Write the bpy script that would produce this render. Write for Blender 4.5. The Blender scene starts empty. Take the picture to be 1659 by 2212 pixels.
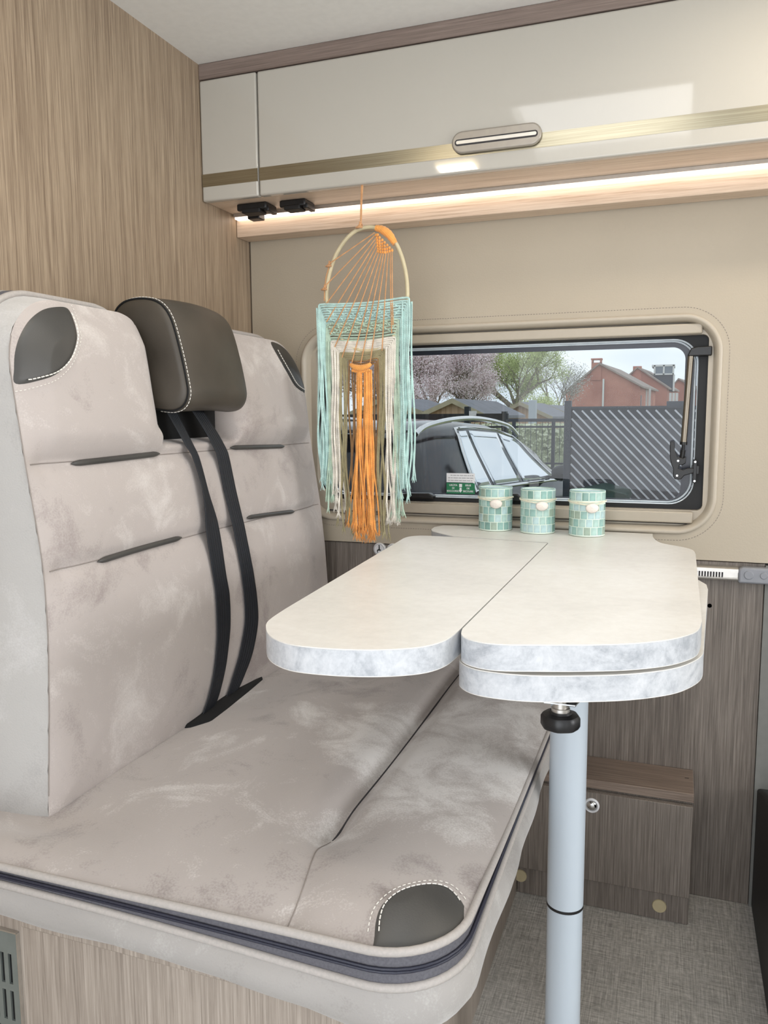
import bpy, math, random
from mathutils import Vector, Matrix
random.seed(7)
R = math.radians
D = bpy.data
SC = bpy.context.scene
COL = SC.collection

# ------------------------------------------------------------------ camera
CAMZ = 1.05
YAW, PIT, ROL, FPX = 0.34968778, -0.11938037, -0.00577926, 1734.44
cam_d = D.cameras.new('camera'); cam = D.objects.new('camera', cam_d); COL.objects.link(cam)
_f = Vector((-math.sin(YAW)*math.cos(PIT), math.cos(YAW)*math.cos(PIT), math.sin(PIT)))
_r = Vector((math.cos(YAW), math.sin(YAW), 0)); _u = _r.cross(_f)
RT = _r*math.cos(ROL) + _u*math.sin(ROL); UP = -_r*math.sin(ROL) + _u*math.cos(ROL); FW = _f
m3 = Matrix((RT, UP, -FW)).transposed()
cam.matrix_world = Matrix.Translation((0, 0, CAMZ)) @ m3.to_4x4()
cam_d.sensor_fit = 'VERTICAL'; cam_d.sensor_height = 36.0; cam_d.lens = FPX/2212*36.0
cam_d.clip_start = 0.02; cam_d.clip_end = 500
SC.camera = cam

def at(px, py, axis, val):
    """the point of the plane axis = val that stands at a given spot of the photograph"""
    d = RT*(px-829.5) - UP*(py-1106) + FW*FPX
    o = Vector((0, 0, CAMZ)); t = (val-o[axis])/d[axis]
    return o + d*t

# ------------------------------------------------------------------ world and light
SC.view_settings.view_transform = 'Standard'; SC.view_settings.look = 'None'
SC.view_settings.gamma = 1.0; SC.view_settings.use_curve_mapping = False
SC.view_settings.exposure = -0.06
W = D.worlds.new('overcast_sky'); SC.world = W; W.use_nodes = True
nt = W.node_tree; nt.nodes.clear()
wo = nt.nodes.new('ShaderNodeOutputWorld'); bg = nt.nodes.new('ShaderNodeBackground')
tc = nt.nodes.new('ShaderNodeTexCoord'); mp = nt.nodes.new('ShaderNodeMapping'); mp.inputs['Scale'].default_value = (2, 2, 7)
nz = nt.nodes.new('ShaderNodeTexNoise'); nz.inputs['Scale'].default_value = 2.2; nz.inputs['Detail'].default_value = 4
rp = nt.nodes.new('ShaderNodeValToRGB')
rp.color_ramp.elements[0].position = .35; rp.color_ramp.elements[0].color = (.60, .68, .76, 1)
rp.color_ramp.elements[1].position = .65; rp.color_ramp.elements[1].color = (.80, .85, .88, 1)
nt.links.new(tc.outputs['Generated'], mp.inputs[0]); nt.links.new(mp.outputs[0], nz.inputs[0])
nt.links.new(nz.outputs[0], rp.inputs[0]); nt.links.new(rp.outputs[0], bg.inputs[0]); nt.links.new(bg.outputs[0], wo.inputs[0])
bg.inputs[1].default_value = 1.32

def area(name, loc, direction, sx, sy, watts, color):
    l = D.lights.new(name, 'AREA'); l.shape = 'RECTANGLE'; l.size = sx; l.size_y = sy
    l.energy = watts; l.color = color
    o = D.objects.new(name, l); COL.objects.link(o); o.location = loc
    o.rotation_euler = Vector(direction).to_track_quat('-Z', 'Y').to_euler()
    return o
area('door_daylight', (-.05, -.62, .98), (0, 1, 0), 1.5, 1.62, 20, (.96, .97, 1.0))
area('hatch_daylight', (-.205, .87, 1.835), (0, 0, -1), .44, .50, 2.7, (1.0, .985, .96))
area('cab_daylight', (2.3, .9, 1.25), (-1, 0, -.1), 1.5, .8, 32, (.97, .98, 1.0))

# ------------------------------------------------------------------ mesh helpers
class MB:
    def __init__(s): s.v = []; s.f = []
    def add(s, vs, fs):
        n = len(s.v); s.v += [tuple(p) for p in vs]; s.f += [tuple(i+n for i in f) for f in fs]; return s
    def box(s, a, b):
        x0, y0, z0 = a; x1, y1, z1 = b
        return s.add([(x0,y0,z0),(x1,y0,z0),(x1,y1,z0),(x0,y1,z0),(x0,y0,z1),(x1,y0,z1),(x1,y1,z1),(x0,y1,z1)],
                     [(3,2,1,0),(4,5,6,7),(0,1,5,4),(1,2,6,5),(2,3,7,6),(3,0,4,7)])
    def tube(s, pts, r, n=8, closed=False, cap=True, rz=None):
        pts = [Vector(p) for p in pts]; m = len(pts)
        rr = r if hasattr(r, '__len__') else [r]*m
        rings = []; prev = None
        for i, p in enumerate(pts):
            if closed: t = pts[(i+1) % m]-pts[i-1]
            else: t = pts[min(i+1, m-1)]-pts[max(i-1, 0)]
            if t.length < 1e-9: t = Vector((0, 0, 1))
            t.normalize()
            if prev is None:
                prev = t.orthogonal().normalized() if abs(t.z) > .99 else t.cross(Vector((0, 0, 1))).normalized()
            a = (prev-t*prev.dot(t))
            a = a.normalized() if a.length > 1e-6 else t.orthogonal().normalized()
            prev = a; b = t.cross(a)
            rings.append([p + a*(math.cos(2*math.pi*k/n)*rr[i]) + b*(math.sin(2*math.pi*k/n)*rr[i]) for k in range(n)])
        vs = [p for ring in rings for p in ring]; fs = []
        for i in range(m if closed else m-1):
            j = (i+1) % m
            for k in range(n):
                l = (k+1) % n; fs.append((i*n+k, i*n+l, j*n+l, j*n+k))
        if cap and not closed:
            fs.append(tuple(range(n))[::-1]); fs.append(tuple((m-1)*n+k for k in range(n)))
        return s.add(vs, fs)
    def prism(s, poly, axis, a, b):
        """poly: 2-D outline in the two other axes (in x,y,z order) run from a to b along axis"""
        def P(q, h):
            q = list(q); q.insert(axis, h); return tuple(q)
        n = len(poly); vs = [P(q, a) for q in poly]+[P(q, b) for q in poly]
        fs = [tuple(range(n))[::-1], tuple(range(n, 2*n))]+[(i, (i+1) % n, n+(i+1) % n, n+i) for i in range(n)]
        return s.add(vs, fs)
    def ring(s, outer, inner, axis, a, b, b_in=None):
        def P(q, h):
            q = list(q); q.insert(axis, h); return tuple(q)
        if b_in is None: b_in = b
        n = len(outer)
        vs = [P(q, a) for q in outer]+[P(q, a) for q in inner]+[P(q, b) for q in outer]+[P(q, b_in) for q in inner]
        fs = []
        for i in range(n):
            j = (i+1) % n
            fs += [(i, j, n+j, n+i), (2*n+i, 3*n+i, 3*n+j, 2*n+j), (i, 2*n+i, 2*n+j, j), (n+i, n+j, 3*n+j, 3*n+i)]
        return s.add(vs, fs)
    def lathe(s, prof, c=(0, 0, 0), n=32, axis=2):
        vs = []; fs = []; m = len(prof)
        for (r, h) in prof:
            for k in range(n):
                a = 2*math.pi*k/n; q = [r*math.cos(a), r*math.sin(a)]; q.insert(axis, h)
                vs.append((c[0]+q[0], c[1]+q[1], c[2]+q[2]))
        for i in range(m-1):
            for k in range(n):
                l = (k+1) % n; fs.append((i*n+k, i*n+l, (i+1)*n+l, (i+1)*n+k))
        fs.append(tuple(range(n))[::-1]); fs.append(tuple((m-1)*n+k for k in range(n)))
        return s.add(vs, fs)
    def grid(s, nu, nv, fn, wrap_u=False):
        vs = [fn(i/(nu if wrap_u else nu-1), j/(nv-1)) for j in range(nv) for i in range(nu)]
        fs = []
        for j in range(nv-1):
            for i in range(nu if wrap_u else nu-1):
                k = (i+1) % nu; fs.append((j*nu+i, j*nu+k, (j+1)*nu+k, (j+1)*nu+i))
        return s.add(vs, fs)
    def ball(s, c, rx, ry=None, rz=None, nu=14, nv=9):
        ry = ry or rx; rz = rz or rx
        return s.grid(nu, nv, lambda u, v: (c[0]+rx*math.cos(2*math.pi*u)*math.sin(math.pi*(.001+.998*v)),
                      c[1]+ry*math.sin(2*math.pi*u)*math.sin(math.pi*(.001+.998*v)), c[2]-rz*math.cos(math.pi*v)), True)

def smoothstep(a, b, x):
    t = min(1, max(0, (x-a)/(b-a))); return t*t*(3-2*t)

def rrect(x0, x1, y0, y1, r, n=8):
    """rounded rectangle; r a number or four (x0y0, x1y0, x1y1, x0y1)"""
    rr = r if hasattr(r, '__len__') else [r]*4; out = []
    for (cx, cy, a, q) in ((x0, y0, 180, rr[0]), (x1, y0, 270, rr[1]), (x1, y1, 0, rr[2]), (x0, y1, 90, rr[3])):
        sx = 1 if cx == x0 else -1; sy = 1 if cy == y0 else -1
        for k in range(n+1):
            t = R(a+90*k/n); out.append((cx+sx*q+q*math.cos(t), cy+sy*q+q*math.sin(t)))
    return out

def spline(pts, per=8, closed=False):
    pts = [Vector(p) for p in pts]; n = len(pts); out = []
    for i in range(n if closed else n-1):
        g = lambda k: pts[k % n] if closed else pts[min(max(k, 0), n-1)]
        a, b, c, d = g(i-1), g(i), g(i+1), g(i+2)
        for k in range(per):
            t = k/per
            out.append(.5*((2*b)+(c-a)*t+(2*a-5*b+4*c-d)*t*t+(3*b-3*c+d-a)*t**3))
    if not closed: out.append(pts[-1])
    return out

def obj(name, mb, mat, parent=None, bevel=0, sharp=35, local=False, seg=2, label=None, kind=None, recalc=False):
    me = D.meshes.new(name); me.from_pydata(mb.v, [], mb.f); me.validate(); me.update()
    if recalc:
        import bmesh
        b = bmesh.new(); b.from_mesh(me); bmesh.ops.recalc_face_normals(b, faces=b.faces); b.to_mesh(me); b.free()
    me.polygons.foreach_set('use_smooth', [True]*len(me.polygons))
    me.set_sharp_from_angle(angle=R(sharp))
    me.materials.append(mat)
    o = D.objects.new(name, me); COL.objects.link(o)
    if parent:
        o.parent = parent
        if not local: o.matrix_parent_inverse = PINV[parent.name]
    PINV[o.name] = Matrix.Identity(4)
    if bevel:
        b = o.modifiers.new('bevel', 'BEVEL'); b.width = bevel; b.segments = seg; b.limit_method = 'ANGLE'; b.angle_limit = R(40)
        b.harden_normals = False
    if label: o['label'] = label
    if kind: o['kind'] = kind
    return o
PINV = {}
def tag(o, label, cat, group=None):
    o['label'] = label; o['category'] = cat
    if group: o['group'] = group
    return o
def thing(name, label, cat, loc=(0, 0, 0), group=None, rz=0):
    o = D.objects.new(name, None); COL.objects.link(o); o.location = loc; o.rotation_euler = (0, 0, rz)
    o.empty_display_size = .05
    PINV[o.name] = (Matrix.Translation(loc) @ Matrix.Rotation(rz, 4, 'Z')).inverted()
    if label: tag(o, label, cat, group)
    return o
def struct(name, mb, mat, parent=None, **k):
    o = obj(name, mb, mat, parent, **k)
    if not parent: o['kind'] = 'structure'
    return o

# ------------------------------------------------------------------ materials
def lin(c):
    return tuple(((x/255)/12.92 if x/255 <= .04045 else ((x/255+.055)/1.055)**2.4) for x in c)+(1,)
class NT:
    def __init__(s, name):
        s.m = D.materials.new(name); s.m.use_nodes = True; s.t = s.m.node_tree; s.t.nodes.clear()
        s.out = s.n('ShaderNodeOutputMaterial'); s.b = s.n('ShaderNodeBsdfPrincipled'); s.l(s.b.outputs[0], s.out.inputs[0])
    def n(s, t, **k):
        x = s.t.nodes.new(t)
        for a, b in k.items(): setattr(x, a, b)
        return x
    def l(s, a, b): s.t.links.new(a, b)
    def coord(s, scale=(1, 1, 1), kind='Object', rot=(0, 0, 0), loc=(0, 0, 0)):
        c = s.n('ShaderNodeTexCoord'); m = s.n('ShaderNodeMapping'); m.inputs['Scale'].default_value = scale
        m.inputs['Rotation'].default_value = rot; m.inputs['Location'].default_value = loc
        s.l(c.outputs[kind], m.inputs[0]); return m.outputs[0]
    def noise(s, co, scale=1, detail=4, rough=.5, dist=0):
        x = s.n('ShaderNodeTexNoise'); x.inputs['Scale'].default_value = scale; x.inputs['Detail'].default_value = detail
        x.inputs['Roughness'].default_value = rough; x.inputs['Distortion'].default_value = dist
        s.l(co, x.inputs['Vector']); return x.outputs[0]
    def ramp(s, fac, stops):
        x = s.n('ShaderNodeValToRGB'); e = x.color_ramp.elements
        e[0].position, e[0].color = stops[0][0], lin(stops[0][1]); e[1].position, e[1].color = stops[-1][0], lin(stops[-1][1])
        for p, c in stops[1:-1]:
            q = e.new(p); q.color = lin(c)
        s.l(fac, x.inputs[0]); return x.outputs[0]
    def mix(s, fac, a, b, mode='MIX'):
        x = s.n('ShaderNodeMix', data_type='RGBA', blend_type=mode)
        if hasattr(fac, 'is_linked') or not isinstance(fac, (int, float)): s.l(fac, x.inputs[0])
        else: x.inputs[0].default_value = fac
        for q, i in ((a, 6), (b, 7)):
            if isinstance(q, tuple): x.inputs[i].default_value = lin(q)
            else: s.l(q, x.inputs[i])
        return x.outputs[2]
    def math(s, op, a, b=0.0):
        x = s.n('ShaderNodeMath', operation=op)
        for q, i in ((a, 0), (b, 1)):
            if isinstance(q, (int, float)): x.inputs[i].default_value = q
            else: s.l(q, x.inputs[i])
        return x.outputs[0]
    def bump(s, h, strength=.2, dist=.001):
        x = s.n('ShaderNodeBump'); x.inputs['Strength'].default_value = strength; x.inputs['Distance'].default_value = dist
        s.l(h, x.inputs['Height']); s.l(x.outputs[0], s.b.inputs['Normal'])
    def set(s, **k):
        for a, b in k.items():
            s.b.inputs[a.replace('_', ' ')].default_value = b
        return s
def plain(name, c, rough=.5, metal=0, grain=.04, gs=60, bump=0, **k):
    s = NT(name); co = s.coord()
    n = s.noise(co, gs, 3)
    d = tuple(max(0, int(x*(1-grain))) for x in c); u = tuple(min(255, int(x*(1+grain))) for x in c)
    s.l(s.ramp(n, [(.3, d), (.7, u)]), s.b.inputs['Base Color'])
    s.set(Roughness=rough, Metallic=metal, **k)
    if bump: s.bump(s.noise(co, gs*6, 2), bump, .0005)
    return s.m
def wood(name, dark, mid, light, axis='z', fine=1.0, rough=.5, bump=.15):
    s = NT(name)
    sc = {'z': (1, 1, .018), 'x': (.018, 1, 1), 'y': (1, .018, 1)}[axis]
    co = s.coord(tuple(q*420*fine for q in sc)); co2 = s.coord(tuple(q*60 for q in sc)); co3 = s.coord((3, 3, 2))
    a = s.noise(co, 1, 4, .7, .2); b = s.noise(co2, 1.6, 5, .65, .4); c = s.noise(co3, 1, 2)
    v = s.math('ADD', s.math('MULTIPLY', a, .66), s.math('ADD', s.math('MULTIPLY', b, .25), s.math('MULTIPLY', c, .09)))
    s.l(s.ramp(v, [(.37, dark), (.50, mid), (.63, light)]), s.b.inputs['Base Color'])
    s.set(Roughness=rough); s.bump(a, bump, .0006)
    return s.m
M = {}
M['wood_wall'] = wood('greige_oak_partition', (116, 98, 80), (148, 130, 109), (173, 155, 132))
M['wood_dark'] = wood('grey_oak_lower', (88, 80, 73), (115, 106, 98), (140, 131, 122))
M['wood_bench'] = wood('grey_oak_bench', (134, 123, 113), (158, 147, 136), (180, 169, 158))
M['wood_pale'] = wood('pale_oak_strip', (186, 162, 138), (212, 190, 168), (226, 207, 187), axis='x')
M['wood_trim'] = wood('brown_grey_trim', (112, 98, 91), (128, 113, 105), (143, 128, 120), axis='x')
M['ceiling'] = plain('ceiling_grey_white', (228, 227, 223), .7, grain=.01)
M['gloss'] = plain('gloss_cream_lacquer', (184, 180, 171), .06, grain=.006, gs=3, IOR=1.5, Coat_Weight=.3, Coat_Roughness=.03)
s = NT('brushed_nickel'); co = s.coord((6, 300, 900)); n = s.noise(co, 1, 3)
s.l(s.ramp(n, [(.3, (150, 143, 124)), (.7, (178, 171, 150))]), s.b.inputs['Base Color']); s.set(Roughness=.28, Metallic=1.0); s.bump(n, .1, .0002); M['nickel'] = s.m
M['handle'] = plain('satin_greige_metal', (160, 153, 143), .35, .35, .02)
M['slot_light'] = plain('bright_slot_inlay', (215, 210, 200), .3, .3, .02)
s = NT('beige_grained_vinyl'); co = s.coord()
s.l(s.ramp(s.noise(co, 2.5, 3), [(.3, (172, 161, 143)), (.7, (180, 169, 151))]), s.b.inputs['Base Color'])
vo = s.n('ShaderNodeTexVoronoi'); vo.inputs['Scale'].default_value = 260; s.l(co, vo.inputs['Vector'])
s.set(Roughness=.55); s.bump(vo.outputs[0], .25, .0006); M['vinyl'] = s.m
M['frame_beige'] = plain('window_frame_beige', (186, 176, 160), .4, grain=.01)
M['rail_beige'] = plain('blind_rail_beige', (176, 166, 150), .35, grain=.01)
M['black'] = plain('black_plastic', (20, 20, 22), .4, grain=.1)
M['rubber'] = plain('black_rubber', (12, 12, 14), .55, grain=.1)
M['navy'] = plain('dark_tinted_border', (40, 45, 58), .25, grain=.05)
M['clear_edge'] = plain('polished_acrylic_edge', (208, 218, 226), .12, 0, .03)
M['steel'] = plain('steel_tube', (140, 132, 120), .38, 1.0, .02)
M['chrome'] = plain('chrome', (215, 215, 215), .08, 1.0, .01)
M['grey_plastic'] = plain('grey_plastic', (136, 138, 144), .45, grain=.02)
M['alu'] = plain('anodised_aluminium', (196, 192, 186), .3, .8, .03)
M['disc_white'] = plain('white_disc_plastic', (226, 226, 228), .4, grain=.01)
M['ring_grey'] = plain('grey_print', (170, 170, 172), .5, grain=.01)
M['cap_beige'] = plain('beige_cover_cap', (186, 172, 138), .6, grain=.02)
M['grey_side'] = plain('dark_grey_side_trim', (120, 120, 116), .7, grain=.02)
M['vent'] = plain('grey_green_vent_metal', (118, 124, 120), .5, .2, .03)
# glass: clear sheet, reflection by angle
s = NT('clear_acrylic'); s.t.nodes.remove(s.b)
tr = s.n('ShaderNodeBsdfTransparent'); tr.inputs[0].default_value = (.95, .965, .97, 1); gl = s.n('ShaderNodeBsdfGlossy'); gl.inputs['Roughness'].default_value = .01
fr = s.n('ShaderNodeFresnel'); fr.inputs[0].default_value = 1.35; mx = s.n('ShaderNodeMixShader')
s.l(fr.outputs[0], mx.inputs[0]); s.l(tr.outputs[0], mx.inputs[1]); s.l(gl.outputs[0], mx.inputs[2]); s.l(mx.outputs[0], s.out.inputs[0]); M['glass'] = s.m
def emit(name, c, st):
    s = NT(name); s.t.nodes.remove(s.b); e = s.n('ShaderNodeEmission'); e.inputs[0].default_value = lin(c); e.inputs[1].default_value = st
    s.l(e.outputs[0], s.out.inputs[0]); return s.m
M['led'] = emit('led_strip_glow', (255, 232, 212), 4.2)
M['lamp_glow'] = emit('ceiling_lamp_glow', (255, 226, 170), 9.0)
def suede(name, a, b, c, scale=3.2, off=(0, 0, 0), stretch=(1, 1, 1)):
    s = NT(name); co = s.coord(stretch, loc=off); fine = s.coord()
    n1 = s.noise(co, scale, 5, .55, .5); n2 = s.noise(co, scale*3.6, 6, .62, .7); n3 = s.noise(fine, 420, 2)
    v = s.math('ADD', s.math('MULTIPLY', n1, .5), s.math('ADD', s.math('MULTIPLY', n2, .38), s.math('MULTIPLY', n3, .12)))
    s.l(s.ramp(v, [(.37, a), (.465, b), (.52, b), (.61, c)]), s.b.inputs['Base Color'])
    s.set(Roughness=.92, Sheen_Weight=.35, Sheen_Roughness=.45, Specular_IOR_Level=.2)
    s.bump(n3, .35, .0008); return s.m
M['suede_back'] = suede('suede_backrest', (152, 142, 138), (178, 169, 164), (200, 193, 188), 3.4)
M['suede_side'] = suede('suede_side_panel', (166, 163, 161), (182, 180, 177), (196, 194, 192), 2.0)
M['suede_seat'] = suede('suede_seat', (134, 125, 121), (172, 164, 159), (212, 208, 204), 2.9, (3.1, 1.2, 0))
M['suede_lower'] = suede('suede_lower_boxing', (142, 138, 134), (160, 156, 152), (178, 175, 171), 4.0)
M['piping'] = plain('cream_fabric_piping', (172, 166, 161), .85, grain=.03, gs=300, bump=.3)
M['zip'] = plain('slate_zip_tape', (92, 91, 97), .8, grain=.08, gs=400, bump=.4)
M['zip_dark'] = plain('navy_zip_teeth', (40, 42, 56), .45, grain=.1, gs=400)
s = NT('charcoal_leather'); co = s.coord()
s.l(s.ramp(s.noise(co, 9, 3), [(.3, (58, 57, 55)), (.7, (74, 72, 69))]), s.b.inputs['Base Color'])
s.set(Roughness=.42, Specular_IOR_Level=.45); s.bump(s.noise(co, 500, 3), .18, .0006); M['leather'] = s.m
s = NT('brown_grey_leather'); co = s.coord()
s.l(s.ramp(s.noise(co, 9, 3), [(.3, (60, 55, 48)), (.7, (74, 68, 60))]), s.b.inputs['Base Color'])
s.set(Roughness=.45, Specular_IOR_Level=.4); s.bump(s.noise(co, 500, 3), .2, .0006); M['leather_head'] = s.m
M['stitch'] = plain('white_stitching', (226, 222, 214), .7, grain=.02)
M['seam'] = plain('grey_seam', (142, 134, 128), .9, grain=.04)
M['seam_dark'] = plain('dark_seam_gap', (58, 56, 58), .9, grain=.04)
M['belt'] = plain('navy_black_webbing', (20, 24, 31), .6, grain=.12, gs=500, bump=.4)
M['slot_black'] = plain('black_recess_lining', (10, 10, 12), .9, grain=.1)
# table laminate
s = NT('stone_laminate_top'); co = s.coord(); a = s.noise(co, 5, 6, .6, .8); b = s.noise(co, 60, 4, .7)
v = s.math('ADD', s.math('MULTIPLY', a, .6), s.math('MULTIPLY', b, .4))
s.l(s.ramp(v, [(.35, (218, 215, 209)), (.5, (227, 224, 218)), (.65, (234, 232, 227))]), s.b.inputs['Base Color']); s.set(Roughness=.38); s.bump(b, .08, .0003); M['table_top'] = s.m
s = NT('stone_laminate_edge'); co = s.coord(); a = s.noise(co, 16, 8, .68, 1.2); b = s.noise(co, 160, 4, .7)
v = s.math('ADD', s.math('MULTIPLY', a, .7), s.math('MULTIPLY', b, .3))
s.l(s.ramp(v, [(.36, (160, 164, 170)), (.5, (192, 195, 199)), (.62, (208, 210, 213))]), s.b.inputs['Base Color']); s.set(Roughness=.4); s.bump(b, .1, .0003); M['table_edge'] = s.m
M['table_under'] = plain('table_underside', (170, 170, 168), .6, grain=.03)
M['pole'] = plain('white_painted_tube', (184, 194, 203), .3, grain=.008, gs=8)
# floor: woven linen print
s = NT('linen_vinyl_floor')
a = s.noise(s.coord((14, 420, 1)), 1, 3, .6); b = s.noise(s.coord((420, 14, 1)), 1, 3, .6); c = s.noise(s.coord((130, 130, 1)), 1, 4, .6); d = s.noise(s.coord((3, 3, 1)), 1, 2)
v = s.math('ADD', s.math('MULTIPLY', a, .36), s.math('ADD', s.math('MULTIPLY', b, .36), s.math('ADD', s.math('MULTIPLY', c, .22), s.math('MULTIPLY', d, .06))))
s.l(s.ramp(v, [(.40, (142, 139, 133)), (.5, (176, 173, 167)), (.60, (208, 205, 199))]), s.b.inputs['Base Color']); s.set(Roughness=.6); s.bump(v, .15, .0005); M['floor'] = s.m

def loft(mb, rings, cap0=False, cap1=False):
    n = len(rings[0]); vs = [p for r in rings for p in r]; fs = []
    for i in range(len(rings)-1):
        for k in range(n):
            l = (k+1) % n; fs.append((i*n+k, i*n+l, (i+1)*n+l, (i+1)*n+k))
    if cap0: fs.append(tuple(range(n))[::-1])
    if cap1: fs.append(tuple((len(rings)-1)*n+k for k in range(n)))
    return mb.add(vs, fs)
def rr_xz(x0, x1, z0, z1, r, y, d=0, n=8):
    rr = r if hasattr(r, '__len__') else [r]*4
    return [(p[0], y, p[1]) for p in rrect(x0+d, x1-d, z0+d, z1-d, [max(.001, q-d) for q in rr], n)]
def dashes(mb, pts, r, on=.004, off=.002, n=5):
    """thread lying along a path, broken into stitches"""
    pts = [Vector(p) for p in pts]; acc = 0; cur = [pts[0]]; state = True
    for a, b in zip(pts, pts[1:]):
        L = (b-a).length; pos = 0
        while L-pos > 1e-9:
            need = (on if state else off)-acc; step = min(need, L-pos); pos += step; acc += step
            p = a+(b-a)*(pos/L)
            if state: cur.append(p)
            if acc >= (on if state else off)-1e-9:
                if state and len(cur) > 1: mb.tube(cur, r, n)
                state = not state; acc = 0; cur = [p]
    return mb

# ------------------------------------------------------------------ the room
PX = -.994; WY = 1.78; CEIL = 1.80; CF = 1.578
struct('wall_left', MB().box((PX-.03, -.20, 0), (PX, WY+.05, 2.0)), M['wood_wall'])
struct('floor', MB().box((PX-.03, -.35, -.05), (2.5, WY+.1, 0)), M['floor'])
c = MB(); hx0, hx1, hy0, hy1 = -.435, .025, .61, 1.125
for a, b in (((PX-.03, -.35), (hx0, WY+.1)), ((hx1, -.35), (2.5, WY+.1)), ((hx0, -.35), (hx1, hy0)), ((hx0, hy1), (hx1, WY+.1))):
    c.box((a[0], a[1], CEIL), (b[0], b[1], CEIL+.05))
struct('ceiling', c, M['ceiling'])
# far side of the van around the sliding door, and the cab end
c = MB().box((PX-.03, -.35, 0), (-.82, -.30, CEIL)).box((.74, -.35, 0), (2.5, -.30, CEIL)).box((-.82, -.35, 1.77), (.74, -.30, CEIL))
struct('wall_back', c, M['ceiling'])
struct('wall_right', MB().box((2.5, -.35, 0), (2.54, WY+.1, .95)).box((2.5, -.35, 1.6), (2.54, WY+.1, CEIL)), M['ceiling'])
# window wall: beige padded panel above, oak panel below
WX0, WX1, WZ0, WZ1, WR = -.857, .077, .802, 1.250, .075
hole = rrect(WX0, WX1, WZ0, WZ1, WR, 10); xm = -.39
L = [p for p in hole if p[0] < xm]; Rr = [p for p in hole if p[0] > xm]
L.sort(key=lambda p: math.atan2(p[1]-1.026, p[0]-xm) % (2*math.pi)); Rr.sort(key=lambda p: math.atan2(p[1]-1.026, p[0]-xm))
wl = MB()
wl.prism([(PX+.004, .747), (PX+.004, 1.50), (xm, 1.50), (xm, WZ1)]+L+[(xm, WZ0), (xm, .747)], 1, WY, WY+.03)
wl.prism([(2.5, .747), (2.5, 1.50), (xm, 1.50), (xm, WZ1)]+Rr[::-1]+[(xm, WZ0), (xm, .747)], 1, WY, WY+.03)
struct('wall_window', wl, M['vinyl'], sharp=30, recalc=True)
struct('wall_side', MB().box((1.102, WY, 1.50), (2.5, WY+.03, CEIL)), M['vinyl'])
st = MB(); dashes(st, [Vector(p) for p in rr_xz(WX0, WX1, WZ0, WZ1, WR, WY-.0003, -.016, 12)]+[Vector(rr_xz(WX0, WX1, WZ0, WZ1, WR, WY-.0003, -.016, 12)[0])], .0006, .003, .003, 4)
wall_stitch = obj('stitching', st, M['seam'], D.objects['wall_window'], kind='stuff')
lw = struct('wall_lower', MB().box((PX+.002, WY+.004, 0), (.178, WY+.03, .745)), M['wood_dark'], bevel=.0015)
obj('edge_shadow_gap', MB().box((PX, WY+.02, 0), (2.5, WY+.05, .76)), M['rubber'], lw)
obj('screw', MB().lathe([(.0001, .0), (.0045, .0), (.005, .002), (.003, .0035), (.0001, .0038)][::-1], (.076, WY+.004, .65), 14, 1), M['alu'], lw)
struct('trim_1', MB().box((.1785, WY-.002, 0), (2.5, WY+.02, .742)), M['grey_side'])
# cabinet top rail and ceiling edge
struct('trim_2', MB().box((PX, CF, 1.768), (1.2, CF+.03, CEIL)), M['wood_trim'], bevel=.002)

# ------------------------------------------------------------------ window_1
w = thing('window_1', None, None, (-.39, WY, .80)); w['kind'] = 'structure'
b = MB(); prof = [(-.0035, WY+.004), (-.003, WY-.003), (.001, WY-.006), (.006, WY-.004), (.010, WY+.004), (.013, WY+.014), (.014, WY+.026)]
loft(b, [rr_xz(WX0, WX1, WZ0, WZ1, WR, y, d, 12) for d, y in prof]); obj('bezel', b, M['frame_beige'], w, sharp=60)
b = MB(); o1 = rrect(WX0+.012, WX1-.012, WZ0+.012, WZ1-.012, .063, 10); i1 = rrect(-.830, .054, .848, 1.212, [.06, .012, .012, .012], 10)
b.ring(o1, i1, 1, WY+.020, WY+.040); obj('window_frame', b, M['frame_beige'], w)
for z0, z1, nm in ((1.2125, 1.2335, 'top'), (.822, .846, 'bottom')):
    obj('blind_rail', MB().box((-.80 if nm == 'top' else -.77, WY+.004, z0), (.040 if nm == 'top' else .036, WY+.021, z1)), M['rail_beige'], w, bevel=.003)
    obj('rail_gap', MB().box((-.80, WY+.017, z1 if nm == 'top' else z0-.003), (.03, WY+.0205, z1+.002 if nm == 'top' else z0)), M['seam_dark'], w)
b = MB(); b.ring(rrect(-.84, .062, .838, 1.218, .03, 10), rrect(-.812, .036, .858, 1.206, .05, 10), 1, WY+.036, WY+.075); obj('gasket', b, M['rubber'], w)
b = MB(); b.tube(rr_xz(-.814, .037, .857, 1.206, .052, WY+.040, 0, 12), .0032, 8, closed=True); b.tube(rr_xz(-.808, .030, .862, 1.202, .048, WY+.046, 0, 12), .0022, 6, closed=True)
obj('pane_edge', b, M['clear_edge'], w)
b = MB(); b.ring(rrect(-.812, .033, .858, 1.205, .05, 10), rrect(-.797, .010, .866, 1.190, .026, 10), 1, WY+.050, WY+.053); obj('tinted_border', b, M['navy'], w)
obj('pane', MB().box((-.81, WY+.054, .858), (.033, WY+.058, 1.206)), M['glass'], w)
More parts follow.
